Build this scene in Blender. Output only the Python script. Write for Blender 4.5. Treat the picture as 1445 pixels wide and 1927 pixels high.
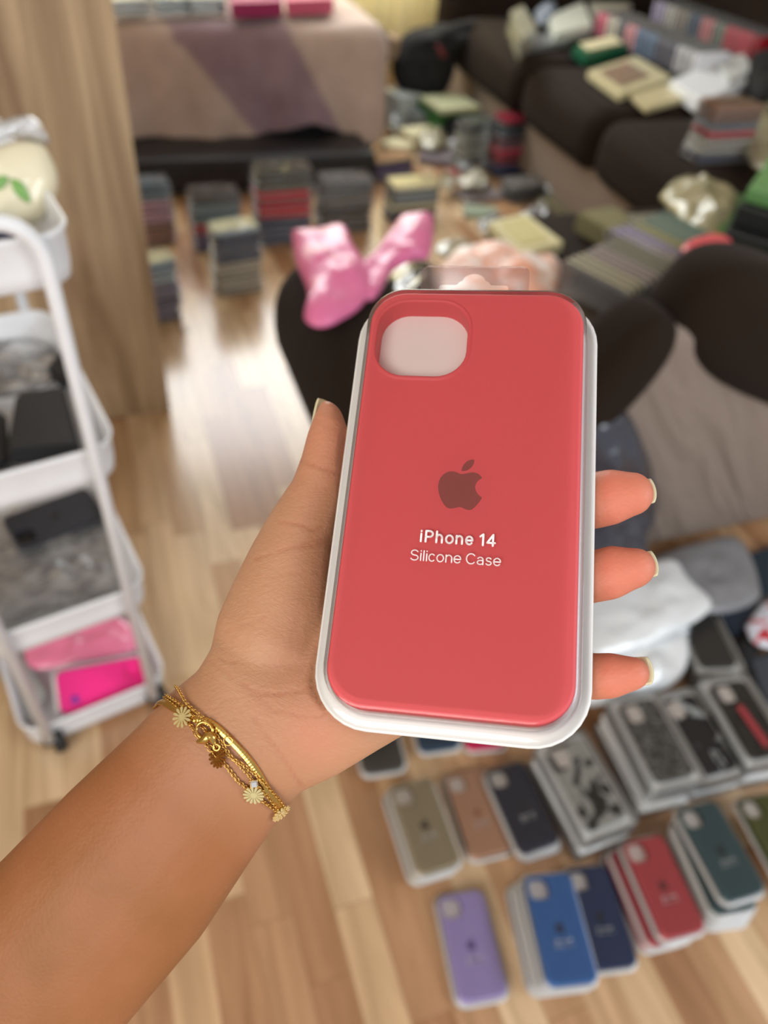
import bpy, bmesh, math, random
from mathutils import Vector, Matrix, noise
from mathutils.bvhtree import BVHTree

# ---------------------------------------------------------------- scene, camera, light
for o in list(bpy.data.objects):
    bpy.data.objects.remove(o)
SC = bpy.context.scene
COL = SC.collection
random.seed(7)

CAM = Vector((0, 0, 1.27))
FPX, PX, PY = 1400.0, 722.5, 963.5
RC = Matrix(((0.9427, 0.169495, -0.287382), (-0.321352, 0.692894, -0.64547), (0.089721, 0.700835, 0.707659)))
cam_d = bpy.data.cameras.new('camera')
cam = bpy.data.objects.new('camera', cam_d)
COL.objects.link(cam)
cam.matrix_world = Matrix.Translation(CAM) @ RC.to_4x4()
cam_d.sensor_fit = 'VERTICAL'
cam_d.lens = 24.0
cam_d.sensor_height = 24.0 * 1927 / FPX
cam_d.clip_start = 0.01
cam_d.dof.use_dof = True
cam_d.dof.focus_distance = 0.243
cam_d.dof.aperture_fstop = 6.2
SC.camera = cam
SC.view_settings.view_transform = 'Standard'
SC.view_settings.look = 'None'
SC.view_settings.gamma = 1
SC.view_settings.use_curve_mapping = False
SC.view_settings.exposure = 0.0
SC.cycles.transparent_max_bounces = 24

world = bpy.data.worlds.new('world')
SC.world = world
world.use_nodes = True
bg = world.node_tree.nodes['Background']
bg.inputs[0].default_value = (0.86, 0.93, 1.0, 1)
bg.inputs[1].default_value = 0.55

def area(name, loc, target, sx, sy, power, color):
    d = bpy.data.lights.new(name, 'AREA')
    d.shape = 'RECTANGLE'
    d.size, d.size_y, d.energy, d.color = sx, sy, power, color
    o = bpy.data.objects.new(name, d)
    COL.objects.link(o)
    o.location = loc
    o.rotation_euler = (Vector(target) - Vector(loc)).to_track_quat('-Z', 'Y').to_euler()
    return o
area('window_daylight_far', (0.75, 4.21, 1.45), (0.5, 1.2, 0.4), 2.2, 1.7, 105, (0.9, 0.96, 1.0))
area('near_fill_left', (-1.6, -1.5, 2.1), (0.2, 0.6, 0.5), 1.8, 1.5, 62, (1.0, 0.94, 0.86))  # unseen warm fill added behind the camera to light hand and foreground
area('near_fill_right', (2.2, -1.3, 2.2), (0.6, 0.6, 0.3), 1.4, 1.3, 42, (0.88, 0.94, 1.0))  # unseen cool fill added behind the camera for the near things

# ---------------------------------------------------------------- geometry helpers
def ray(px, py):
    return RC @ Vector(((px - PX) / FPX, -(py - PY) / FPX, -1))
def at(px, py, z=0.0):
    d = ray(px, py)
    return CAM + d * ((z - CAM.z) / d.z)
def atd(px, py, depth):
    return CAM + ray(px, py) * depth
def aty(px, py, y):
    d = ray(px, py)
    return CAM + d * (y / d.y)
# pose of the held package
HC = Vector((0.0948646, 0.1537479, 1.1078991))
HU = Vector((0.876481, -0.455446, 0.156045)).normalized()
HV = Vector((0.349813, 0.825165, 0.443547)).normalized()
HN = HU.cross(HV).normalized()
def athp(px, py, n):
    d = ray(px, py)
    return CAM + d * (((HC + HN * n * 0.001 - CAM).dot(HN)) / d.dot(HN))

def srgb(r, g, b):
    def f(c):
        c /= 255.0
        return c / 12.92 if c <= 0.04045 else ((c + 0.055) / 1.055) ** 2.4
    return (f(r), f(g), f(b), 1)

def tag(o, label=None, cat=None, group=None, kind=None):
    if label: o['label'] = label
    if cat: o['category'] = cat
    if group: o['group'] = group
    if kind: o['kind'] = kind
    return o
def link_mesh(name, me, mat=None, parent=None, smooth=True):
    o = bpy.data.objects.new(name, me)
    COL.objects.link(o)
    if mat is not None:
        me.materials.clear(); me.materials.append(mat)
    if smooth:
        for p in me.polygons: p.use_smooth = True
    if parent is not None:
        o.parent = parent
        o.matrix_parent_inverse = Matrix.Translation(-Vector(parent.location)) if parent.get('unrot', 1) else Matrix()
    return o
def bmo(name, bm, mat=None, parent=None, smooth=True):
    me = bpy.data.meshes.new(name)
    bm.normal_update()
    bm.to_mesh(me); bm.free()
    return link_mesh(name, me, mat, parent, smooth)
def empty(name, loc, label=None, cat=None, group=None):
    o = bpy.data.objects.new(name, None)
    COL.objects.link(o)
    o.location = loc
    return tag(o, label, cat, group)

def add_box(bm, c, s, M=None):
    M = M or Matrix()
    r = bmesh.ops.create_cube(bm, size=1, matrix=M @ Matrix.Translation(c) @ Matrix.Diagonal((s[0], s[1], s[2], 1)))
    return r['verts']
def rbox(bm, c, s, r=0.01, seg=3, M=None):
    vs = add_box(bm, c, s, M)
    es = {e for v in vs for e in v.link_edges}
    bmesh.ops.bevel(bm, geom=list(es), offset=r, segments=seg, affect='EDGES', profile=0.5)
def rr(hx, hy, r, n=8, cx=0.0, cy=0.0):
    pts = []
    for k, (sx, sy) in enumerate(((1, 1), (-1, 1), (-1, -1), (1, -1))):
        for i in range(n + 1):
            a = math.pi / 2 * (k + i / n)
            pts.append((cx + sx * (hx - r) + r * math.cos(a), cy + sy * (hy - r) + r * math.sin(a)))
    return pts
def ring(bm, pts, z):
    return [bm.verts.new((x, y, z)) for x, y in pts]
def bridge(bm, a, b, flip=False):
    n = len(a)
    for i in range(n):
        j = (i + 1) % n
        q = (a[i], a[j], b[j], b[i])
        bm.faces.new(q[::-1] if flip else q)
def loft(bm, rings, cap0=True, cap1=True):
    for a, b in zip(rings, rings[1:]): bridge(bm, a, b)
    if cap0: bm.faces.new(rings[0][::-1])
    if cap1: bm.faces.new(rings[-1])
def tube(bm, pts, r, n=8, closed=False):
    pts = [Vector(p) for p in pts]
    rings = []
    N = len(pts)
    up = None
    for i, p in enumerate(pts):
        if closed: t = pts[(i + 1) % N] - pts[i - 1]
        else: t = pts[min(i + 1, N - 1)] - pts[max(i - 1, 0)]
        t.normalize()
        if up is None:
            up = t.orthogonal().normalized()
        up = (up - t * up.dot(t)).normalized()
        s = t.cross(up)
        rad = r[i] if isinstance(r, (list, tuple)) else r
        rings.append([bm.verts.new(p + (up * math.cos(a) + s * math.sin(a)) * rad) for a in (2 * math.pi * k / n for k in range(n))])
    for a, b in zip(rings, rings[1:]): bridge(bm, a, b, True)
    if closed: bridge(bm, rings[-1], rings[0], True)
    else:
        bm.faces.new(rings[0]); bm.faces.new(rings[-1][::-1])
def smooth_path(pts, per=6):
    pts = [Vector(p) for p in pts]
    out = []
    for i in range(len(pts) - 1):
        p0, p1, p2, p3 = pts[max(i - 1, 0)], pts[i], pts[i + 1], pts[min(i + 2, len(pts) - 1)]
        for k in range(per):
            t = k / per
            out.append(0.5 * ((2 * p1) + (-p0 + p2) * t + (2 * p0 - 5 * p1 + 4 * p2 - p3) * t * t + (-p0 + 3 * p1 - 3 * p2 + p3) * t ** 3))
    out.append(pts[-1])
    return out
def resample(pts, step):
    out = [pts[0]]
    acc = 0.0
    for a, b in zip(pts, pts[1:]):
        d = (b - a).length
        while acc + d >= step:
            t = (step - acc) / d
            a = a.lerp(b, t)
            out.append(a)
            d = (b - a).length
            acc = 0.0
        acc += d
    return out

# ---------------------------------------------------------------- materials
class NT:
    def __init__(s, name):
        s.m = bpy.data.materials.new(name); s.m.use_nodes = True
        s.t = s.m.node_tree; s.b = s.t.nodes['Principled BSDF']; s.out = s.t.nodes['Material Output']
    def n(s, typ, **kw):
        nd = s.t.nodes.new(typ)
        for k, v in kw.items():
            if k.startswith('_'): setattr(nd, k[1:], v)
            else: nd.inputs[k.replace('__', ' ')].default_value = v
        return nd
    def l(s, a, b): s.t.links.new(a, b)
    def math(s, op, a, b=None, c=None):
        nd = s.t.nodes.new('ShaderNodeMath'); nd.operation = op
        for i, v in enumerate((a, b, c)):
            if v is None: continue
            if isinstance(v, (int, float)): nd.inputs[i].default_value = v
            else: s.l(v, nd.inputs[i])
        return nd.outputs[0]
    def mix(s, fac, a, b, typ='MIX'):
        nd = s.t.nodes.new('ShaderNodeMix'); nd.data_type = 'RGBA'; nd.blend_type = typ
        for i, v in ((0, fac), (6, a), (7, b)):
            if isinstance(v, (int, float, tuple)): nd.inputs[i].default_value = v
            else: s.l(v, nd.inputs[i])
        return nd.outputs[2]
    def bump(s, h, strength=0.3, dist=0.001):
        nd = s.n('ShaderNodeBump', Strength=strength, Distance=dist); s.l(h, nd.inputs['Height']); s.l(nd.outputs[0], s.b.inputs['Normal'])
_mc = {}
def plain(name, col, rough=0.5, metal=0.0, spec=0.5, var=0.06, scale=30, sheen=0.0, bump=0.0, trans=0.0, sss=0.0, coat=0.0):
    if name in _mc: return _mc[name]
    s = NT(name)
    tc = s.n('ShaderNodeTexCoord')
    nz = s.n('ShaderNodeTexNoise', Scale=scale, Detail=4.0)
    s.l(tc.outputs['Object'], nz.inputs['Vector'])
    hi = tuple(min(1, c * (1 + var)) for c in col[:3]) + (1,)
    lo = tuple(c * (1 - var) for c in col[:3]) + (1,)
    s.l(s.mix(nz.outputs['Fac'], lo, hi), s.b.inputs['Base Color'])
    s.b.inputs['Roughness'].default_value = rough
    s.b.inputs['Metallic'].default_value = metal
    s.b.inputs['Specular IOR Level'].default_value = spec
    s.b.inputs['Sheen Weight'].default_value = sheen
    s.b.inputs['Coat Weight'].default_value = coat
    s.b.inputs['Coat Roughness'].default_value = 0.12
    if sss:
        s.b.inputs['Subsurface Weight'].default_value = sss
        s.b.inputs['Subsurface Radius'].default_value = (1, 0.35, 0.2)
        s.b.inputs['Subsurface Scale'].default_value = 0.004
    if bump: s.bump(nz.outputs['Fac'], bump, 0.003)
    _mc[name] = s.m
    return s.m
def clear(name, tint=(1, 1, 1, 1), rough=0.06, amount=0.0, milky=0.0, milk=(0.85, 0.87, 0.9, 1), bump=0.0, bscale=60):
    """thin clear plastic: see-through with a fresnel reflection and, where asked, some milky body"""
    if name in _mc: return _mc[name]
    s = NT(name)
    tr = s.n('ShaderNodeBsdfTransparent', Color=tint)
    gl = s.n('ShaderNodeBsdfGlossy', Roughness=rough)
    fr = s.n('ShaderNodeFresnel', IOR=1.45)
    df = s.n('ShaderNodeBsdfDiffuse', Color=milk)
    if bump:
        tc = s.n('ShaderNodeTexCoord'); nz = s.n('ShaderNodeTexNoise', Scale=bscale, Detail=5.0)
        s.l(tc.outputs['Object'], nz.inputs['Vector'])
        b = s.n('ShaderNodeBump', Strength=bump, Distance=0.01)
        s.l(nz.outputs['Fac'], b.inputs['Height'])
        for q in (gl, fr, df): s.l(b.outputs[0], q.inputs['Normal'])
    m1 = s.n('ShaderNodeMixShader', Fac=milky); s.l(tr.outputs[0], m1.inputs[1]); s.l(df.outputs[0], m1.inputs[2])
    m2 = s.n('ShaderNodeMixShader'); s.l(s.math('ADD', fr.outputs[0], amount), m2.inputs[0])
    s.l(m1.outputs[0], m2.inputs[1]); s.l(gl.outputs[0], m2.inputs[2])
    s.l(m2.outputs[0], s.out.inputs['Surface'])
    _mc[name] = s.m
    return s.m

def floor_mat():
    s = NT('laminate_floor')
    tc = s.n('ShaderNodeTexCoord'); sp = s.n('ShaderNodeSeparateXYZ'); s.l(tc.outputs['Object'], sp.inputs[0])
    X, Y = sp.outputs[0], sp.outputs[1]
    xr = s.math('DIVIDE', s.math('ADD', X, 10.02), 0.064)
    row = s.math('FLOOR', xr)
    wn = s.n('ShaderNodeTexWhiteNoise', _noise_dimensions='1D'); s.l(row, wn.inputs['W'])
    yr = s.math('ADD', s.math('DIVIDE', Y, 0.42), s.math('MULTIPLY', wn.outputs[0], 7.3))
    seg = s.math('FLOOR', yr)
    cb = s.n('ShaderNodeCombineXYZ'); s.l(row, cb.inputs[0]); s.l(seg, cb.inputs[1])
    w2 = s.n('ShaderNodeTexWhiteNoise', _noise_dimensions='3D'); s.l(cb.outputs[0], w2.inputs['Vector'])
    rp = s.n('ShaderNodeValToRGB')
    e = rp.color_ramp.elements
    e[0].position = 0; e[0].color = srgb(166, 122, 88)
    e[1].position = 1; e[1].color = srgb(222, 194, 160)
    q = e.new(0.35); q.color = srgb(186, 144, 108)
    q = e.new(0.6); q.color = srgb(208, 174, 136)
    s.l(w2.outputs[0], rp.inputs[0])
    mp = s.n('ShaderNodeMapping', Scale=(22, 2.2, 1)); s.l(tc.outputs['Object'], mp.inputs[0])
    of = s.n('ShaderNodeVectorMath', _operation='ADD'); s.l(mp.outputs[0], of.inputs[0]); s.l(w2.outputs[1], of.inputs[1])
    sc = s.n('ShaderNodeVectorMath', _operation='MULTIPLY_ADD'); s.l(w2.outputs[1], sc.inputs[0]); sc.inputs[1].default_value = (30, 30, 30); s.l(mp.outputs[0], sc.inputs[2])
    nz = s.n('ShaderNodeTexNoise', Scale=1.0, Detail=6.0, Distortion=1.2); s.l(sc.outputs[0], nz.inputs['Vector'])
    rp2 = s.n('ShaderNodeValToRGB'); rp2.color_ramp.elements[0].position = 0.3; rp2.color_ramp.elements[0].color = (0.66, 0.6, 0.53, 1)
    rp2.color_ramp.elements[1].position = 0.68; rp2.color_ramp.elements[1].color = (1.06, 1.04, 1.0, 1)
    s.l(nz.outputs[0], rp2.inputs[0])
    col = s.mix(0.95, rp.outputs[0], rp2.outputs[0], 'MULTIPLY')
    fx = s.math('FRACT', xr); fy = s.math('FRACT', yr)
    seam = s.math('MAXIMUM', s.math('LESS_THAN', fx, 0.02), s.math('LESS_THAN', fy, 0.006))
    col = s.mix(s.math('MULTIPLY', seam, 0.35), col, srgb(110, 74, 44))
    s.l(col, s.b.inputs['Base Color'])
    s.b.inputs['Roughness'].default_value = 0.26
    s.b.inputs['Coat Weight'].default_value = 0.5
    s.b.inputs['Coat Roughness'].default_value = 0.2
    s.bump(s.math('MULTIPLY', seam, -1.0), 0.3, 0.0006)
    return s.m
def oak_mat():
    s = NT('sonoma_oak')
    tc = s.n('ShaderNodeTexCoord')
    mp = s.n('ShaderNodeMapping', Scale=(9, 9, 0.8)); s.l(tc.outputs['Object'], mp.inputs[0])
    nz = s.n('ShaderNodeTexNoise', Scale=1.0, Detail=7.0, Distortion=1.6, Roughness=0.6); s.l(mp.outputs[0], nz.inputs['Vector'])
    mp2 = s.n('ShaderNodeMapping', Scale=(70, 70, 3)); s.l(tc.outputs['Object'], mp2.inputs[0])
    n2 = s.n('ShaderNodeTexNoise', Scale=1.0, Detail=3.0); s.l(mp2.outputs[0], n2.inputs['Vector'])
    rp = s.n('ShaderNodeValToRGB'); e = rp.color_ramp.elements
    e[0].position = 0.36; e[0].color = srgb(144, 116, 88)
    e[1].position = 0.62; e[1].color = srgb(212, 186, 148)
    s.l(nz.outputs[0], rp.inputs[0])
    s.l(s.mix(s.math('MULTIPLY', n2.outputs[0], 0.35), rp.outputs[0], srgb(138, 108, 78)), s.b.inputs['Base Color'])
    s.b.inputs['Roughness'].default_value = 0.5
    return s.m
def skin_mat():
    s = NT('skin')
    at_ = s.n('ShaderNodeAttribute', _attribute_name='tone')     # 0 forearm, 1 palm
    cr = s.n('ShaderNodeAttribute', _attribute_name='crease')
    tc0 = s.n('ShaderNodeTexCoord'); n0 = s.n('ShaderNodeTexNoise', Scale=22.0, Detail=3.0); s.l(tc0.outputs['Object'], n0.inputs['Vector'])
    tip = s.n('ShaderNodeAttribute', _attribute_name='tip')
    tc = s.n('ShaderNodeTexCoord')
    n1 = s.n('ShaderNodeTexNoise', Scale=55.0, Detail=4.0); s.l(tc.outputs['Object'], n1.inputs['Vector'])
    n2 = s.n('ShaderNodeTexNoise', Scale=900.0, Detail=3.0); s.l(tc.outputs['Object'], n2.inputs['Vector'])
    vo = s.n('ShaderNodeTexVoronoi', Scale=700.0); s.l(tc.outputs['Object'], vo.inputs['Vector'])
    base = s.mix(at_.outputs['Fac'], srgb(136, 86, 44), srgb(190, 144, 112))
    base = s.mix(s.math('MULTIPLY', n1.outputs[0], 0.30), base, srgb(176, 122, 84))
    base = s.mix(s.math('MULTIPLY', tip.outputs['Fac'], 0.8), base, srgb(218, 124, 104))
    base = s.mix(s.math('MULTIPLY', cr.outputs['Fac'], 0.42), base, srgb(166, 92, 70))
    blotch = s.n('ShaderNodeMapRange'); s.l(n0.outputs[0], blotch.inputs[0]); blotch.inputs[1].default_value = 0.4; blotch.inputs[2].default_value = 0.65; blotch.inputs[4].default_value = 0.22
    base = s.mix(blotch.outputs[0], base, srgb(192, 118, 92))
    s.l(base, s.b.inputs['Base Color'])
    s.b.inputs['Roughness'].default_value = 0.52
    s.b.inputs['Specular IOR Level'].default_value = 0.28
    s.b.inputs['Subsurface Weight'].default_value = 0.15
    s.b.inputs['Subsurface Radius'].default_value = (1, 0.35, 0.2)
    s.b.inputs['Subsurface Scale'].default_value = 0.004
    def dotn(v, k):
        d = s.n('ShaderNodeVectorMath', _operation='DOT_PRODUCT'); s.l(tc.outputs['Object'], d.inputs[0]); d.inputs[1].default_value = tuple(v); return s.math('MULTIPLY', d.outputs['Value'], k)
    lines = []
    for ang, ku, kv in ((12, 55, 420), (-20, 70, 520), (35, 60, 380)):
        a = math.radians(ang)
        u = HU * math.cos(a) + HV * math.sin(a); v = HV * math.cos(a) - HU * math.sin(a)
        cv = s.n('ShaderNodeCombineXYZ'); s.l(dotn(u, ku), cv.inputs[0]); s.l(dotn(v, kv), cv.inputs[1]); s.l(dotn(HN, ku), cv.inputs[2])
        nn = s.n('ShaderNodeTexNoise', Scale=1.0, Detail=1.5, Distortion=0.4); s.l(cv.outputs[0], nn.inputs['Vector'])
        rg = s.math('ABSOLUTE', s.math('SUBTRACT', nn.outputs[0], 0.5))
        lines.append(s.math('MINIMUM', s.math('MULTIPLY', rg, 16.0), 1.0))
    wr = s.math('MULTIPLY', s.math('MULTIPLY', lines[0], lines[1]), lines[2])
    inv = s.math('SUBTRACT', 1.0, wr)
    amt = s.math('MULTIPLY', inv, s.math('MULTIPLY_ADD', at_.outputs['Fac'], 0.85, 0.15))
    base = s.mix(s.math('MULTIPLY', amt, 0.07), base, srgb(150, 90, 66))
    s.l(base, s.b.inputs['Base Color'])
    h = s.math('ADD', s.math('MULTIPLY', n2.outputs[0], 0.5), s.math('MULTIPLY', vo.outputs['Distance'], 0.35))
    h = s.math('SUBTRACT', h, s.math('MULTIPLY', s.math('MULTIPLY', amt, s.math('SUBTRACT', 1.0, s.math('MINIMUM', s.math('MULTIPLY', tip.outputs['Fac'], 1.1), 1.0))), 0.3))
    s.bump(h, 0.38, 0.0005)
    return s.m
def blanket_mat():
    s = NT('blanket_fleece')
    a = s.n('ShaderNodeAttribute', _attribute_name='band')
    tc = s.n('ShaderNodeTexCoord'); nz = s.n('ShaderNodeTexNoise', Scale=9.0, Detail=6.0); s.l(tc.outputs['Object'], nz.inputs['Vector'])
    lightc = s.mix(nz.outputs[0], srgb(160, 136, 122), srgb(196, 172, 158))
    dark = s.mix(nz.outputs[0], srgb(112, 84, 92), srgb(158, 132, 136))
    s.l(s.mix(a.outputs['Fac'], lightc, dark), s.b.inputs['Base Color'])
    s.b.inputs['Roughness'].default_value = 0.95; s.b.inputs['Sheen Weight'].default_value = 0.3
    s.bump(nz.outputs[0], 0.5, 0.01)
    return s.m
def pattern_mat(name, a, b, scale=60.0, dist=3.0, lo=0.45, hi=0.55):
    s = NT(name)
    tc = s.n('ShaderNodeTexCoord'); nz = s.n('ShaderNodeTexNoise', Scale=scale, Detail=2.0, Distortion=dist); s.l(tc.outputs['Object'], nz.inputs['Vector'])
    rp = s.n('ShaderNodeValToRGB'); e = rp.color_ramp.elements
    e[0].position = lo; e[0].color = a; e[1].position = hi; e[1].color = b
    s.l(nz.outputs[0], rp.inputs[0]); s.l(rp.outputs[0], s.b.inputs['Base Color'])
    s.b.inputs['Roughness'].default_value = 0.4
    return s.m

M_floor = floor_mat(); M_oak = oak_mat(); M_skin = skin_mat(); M_blanket = blanket_mat()
M_brown = plain('dark_brown_velour', srgb(36, 26, 18), 0.9, spec=0.15, sheen=0.02, bump=0.3, scale=120)
M_beige = plain('taupe_sofa_fabric', srgb(132, 116, 102), 0.9, sheen=0.05, bump=0.3, scale=90, var=0.12)
M_black = plain('black_plastic', srgb(26, 26, 28), 0.45)
M_blackcloth = plain('black_cloth', srgb(20, 19, 20), 0.9)
M_whitemetal = plain('white_powder_coat', srgb(234, 236, 240), 0.4)
M_wall = plain('painted_wall', srgb(200, 190, 172), 0.9)
M_gold = plain('polished_gold', srgb(214, 170, 92), 0.2, metal=1.0, var=0.03)
M_goldpale = plain('pale_brushed_gold', srgb(250, 232, 170), 0.25, metal=0.75, var=0.03)
M_golddark = plain('antique_gold', srgb(170, 112, 52), 0.3, metal=1.0, var=0.05)
M_nail = plain('natural_nail', srgb(214, 206, 172), 0.25, spec=0.6, var=0.04, sss=0.2)
M_tray = plain('white_tray_plastic', srgb(226, 224, 222), 0.32, var=0.02)
M_card = plain('white_insert_card', srgb(240, 232, 228), 0.7, var=0.02)
M_clear = clear('clear_blister', rough=0.04)
M_wrap = clear('crinkled_clear_wrap', rough=0.12, amount=0.05, milky=0.12, bump=0.6, bscale=40)
M_ink = plain('white_print', srgb(246, 244, 244), 0.5, var=0.01)

# ---------------------------------------------------------------- setting
bm = bmesh.new(); add_box(bm, (1.0, 2.0, -0.05), (8.0, 8.0, 0.1)); tag(bmo('floor', bm, M_floor, smooth=False), kind='structure')
WY = 4.35   # window wall
bm = bmesh.new()
for (x0, x1, z0, z1) in ((-3, -0.4, 0, 2.6), (1.9, 5, 0, 2.6), (-0.4, 1.9, 0, 0.35), (-0.4, 1.9, 2.4, 2.6)):
    add_box(bm, ((x0 + x1) / 2, WY + 0.1, (z0 + z1) / 2), (x1 - x0, 0.2, z1 - z0))
tag(bmo('wall_far', bm, M_wall, smooth=False), kind='structure')
bm = bmesh.new()
for (x0, x1, z0, z1) in ((-0.4, 1.9, 0.35, 0.41), (-0.4, 1.9, 2.34, 2.4), (-0.4, -0.34, 0.41, 2.34), (1.84, 1.9, 0.41, 2.34), (0.72, 0.78, 0.41, 2.34)):
    add_box(bm, ((x0 + x1) / 2, WY + 0.1, (z0 + z1) / 2), (x1 - x0, 0.06, z1 - z0))
tag(bmo('window_1', bm, M_whitemetal, smooth=False), kind='structure')
bm = bmesh.new(); add_box(bm, (-1.6, 2.0, 1.3), (0.1, 5.0, 2.6)); tag(bmo('wall_left', bm, M_wall, smooth=False), kind='structure')
bm = bmesh.new(); add_box(bm, (3.6, 2.0, 1.3), (0.1, 5.0, 2.6)); tag(bmo('wall_right', bm, M_wall, smooth=False), kind='structure')

bm = bmesh.new(); add_box(bm, (1.0, 1.95, 2.65), (5.2, 5.0, 0.1)); tag(bmo('ceiling_shade', bm, plain('ceiling_paint', srgb(226, 222, 212), 0.9), smooth=False), kind='structure')  # unseen ceiling added to block sky light and darken the far room
def drape_mat():
    s = NT('draped_taupe_fabric')
    tc = s.n('ShaderNodeTexCoord'); mp = s.n('ShaderNodeMapping', Scale=(1, 1, 1)); mp.inputs['Rotation'].default_value = (0, math.radians(38), 0); s.l(tc.outputs['Object'], mp.inputs[0])
    m2 = s.n('ShaderNodeMapping', Scale=(14, 4, 2.2)); s.l(mp.outputs[0], m2.inputs[0])
    nz = s.n('ShaderNodeTexNoise', Scale=1.0, Detail=3.0, Distortion=0.6); s.l(m2.outputs[0], nz.inputs['Vector'])
    s.l(s.mix(nz.outputs[0], srgb(118, 104, 92), srgb(148, 132, 122)), s.b.inputs['Base Color'])
    s.b.inputs['Roughness'].default_value = 0.9
    s.bump(nz.outputs[0], 0.9, 0.03)
    return s.m
M_drape = drape_mat()
# curtain
def curtain(x0, x1, z0, z1, y, label):
    bm = bmesh.new()
    nx, nz_ = 120, 12
    g = [[bm.verts.new((x0 + (x1 - x0) * i / nx, y + 0.025 * math.sin(i * 0.9) + 0.012 * math.sin(i * 0.37 + j * 0.2), z0 + (z1 - z0) * j / nz_)) for i in range(nx + 1)] for j in range(nz_ + 1)]
    for j in range(nz_):
        for i in range(nx): bm.faces.new((g[j][i], g[j][i + 1], g[j + 1][i + 1], g[j + 1][i]))
    s = NT('sheer_cream_curtain')
    s.b.inputs['Base Color'].default_value = srgb(250, 242, 210)
    tl = s.n('ShaderNodeBsdfTranslucent', Color=srgb(255, 244, 206)); mx = s.n('ShaderNodeMixShader', Fac=0.55)
    s.l(s.b.outputs[0], mx.inputs[1]); s.l(tl.outputs[0], mx.inputs[2]); s.l(mx.outputs[0], s.out.inputs['Surface'])
    o = bmo('curtain', bm, s.m)
    md = o.modifiers.new('solid', 'SOLIDIFY'); md.thickness = 0.002
    return tag(o, label, 'curtain')
curtain(-0.2, 2.1, 0.03, 2.3, 4.27, 'cream curtain hanging in folds beside the far window, behind the black bag')

# wardrobe
w = empty('wardrobe', (-0.5, 1.9, 0), 'tall light oak cabinet with a plain side panel beside the white trolley', 'cabinet')
bm = bmesh.new(); rbox(bm, (-0.56, 1.667, 1.1), (1.28, 0.02, 2.2), 0.0015, 2); bmo('side_panel', bm, M_oak, w, smooth=False)
bm = bmesh.new(); rbox(bm, (-0.57, 1.93, 1.1), (1.26, 0.50, 2.19), 0.002, 2); bmo('body', bm, M_oak, w, smooth=False)

# ---------------------------------------------------------------- the package prototype (metres; z=0 tray bottom, length along y)
Z0 = 0.0165
mm = 0.001
def ringmm(bm, pts, n): return [bm.verts.new((x * mm, y * mm, n * mm + Z0)) for x, y in pts]
def case_mesh():
    bm = bmesh.new()
    W, H, R = 37.35, 73.3, 12.6
    out = [ringmm(bm, rr(W - i, H - i, R - i), n) for i, n in ((1.3, 0), (0.75, -0.18), (0.35, -0.6), (0.08, -1.3), (0, -2.2), (0, -9.0), (0.5, -10.2), (2.0, -10.4))]
    for a, b in zip(out, out[1:]): bridge(bm, a, b, True)
    bm.faces.new(out[-1][::-1])
    hx, hy, r, cx, cy = 16.0, 14.9, 10.5, -18.1, 54.0
    hol = [ringmm(bm, rr(hx + o, hy + o, r + o, 8, cx, cy), n) for o, n in ((1.7, 0), (1.35, 0.22), (0.8, 0.5), (0.35, 0.42), (0, 0.05), (-0.15, -0.8), (-0.15, -8.9))]
    for a, b in zip(hol, hol[1:]): bridge(bm, a, b)
    def edges(r_): return [bm.edges.get((r_[i], r_[(i + 1) % len(r_)])) for i in range(len(r_))]
    res = bmesh.ops.triangle_fill(bm, edges=edges(out[0]) + edges(hol[0]), use_beauty=True)
    fr = [g for g in res['geom'] if isinstance(g, bmesh.types.BMFace)]
    fs = set(fr)
    bm.normal_update()
    for f in fr:
        if f.normal.z < 0: f.normal_flip()
    for f in bm.faces: f.smooth = f not in fs
    me = bpy.data.meshes.new('silicone_case'); bm.to_mesh(me); bm.free()
    return me
def card_mesh():
    bm = bmesh.new()
    loft(bm, [ringmm(bm, rr(17.5, 16.5, 9, 8, -17.9, 53.9), n) for n in (-8.9, -8.6)])
    me = bpy.data.meshes.new('insert_card'); bm.to_mesh(me); bm.free(); return me
def cover_mesh():
    bm = bmesh.new()
    W, H, R = 37.35, 73.3, 12.6
    prof = ((-1.2, 1.7), (-0.3, 1.6), (0.25, 1.25), (0.6, 0.6), (1.0, -1.0), (1.9, -9.5), (2.3, -11.0), (2.9, -11.6), (5.4, -11.7))
    rs = [ringmm(bm, rr(W + o, H + o, R + o), n) for o, n in prof]
    for a, b in zip(rs, rs[1:]): bridge(bm, a, b, True)
    f = bm.faces.new(rs[0])
    for g in bm.faces: g.smooth = g is not f
    me = bpy.data.meshes.new('blister_cover'); bm.to_mesh(me); bm.free(); return me
def tray_mesh():
    bm = bmesh.new()
    W, H, R = 37.35, 73.3, 12.6
    prof = ((-1, -10.6), (1.2, -10.6), (1.6, -11.6), (2.2, -11.9), (5.6, -11.9), (6.0, -12.3), (5.9, -12.8), (2.6, -13.0), (2.0, -13.6), (1.2, -16.2), (0.4, -16.5))
    rs = [ringmm(bm, rr(W + o, H + o, R + o), n) for o, n in prof]
    for a, b in zip(rs, rs[1:]): bridge(bm, a, b, True)
    bm.faces.new(rs[0]); bm.faces.new(rs[-1][::-1])
    for g in bm.faces: g.smooth = len(g.verts) < 6
    me = bpy.data.meshes.new('backing_tray'); bm.to_mesh(me); bm.free(); return me
AP = [(-4.23,4.3),(-5.6,3.75),(-6.91,2.5),(-7.64,0.95),(-7.86,-1.24),(-7.45,-3.39),(-6.57,-5.65),(-5.43,-7.39),(-4.35,-8.39),(-3.26,-8.57),(-1.9,-8.33),(-0.7,-7.93),(0.38,-8.03),(1.48,-8.53),(2.72,-8.73),(3.76,-8.31),(4.89,-7.02),(5.86,-5.58),(6.52,-4.31)]
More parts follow.
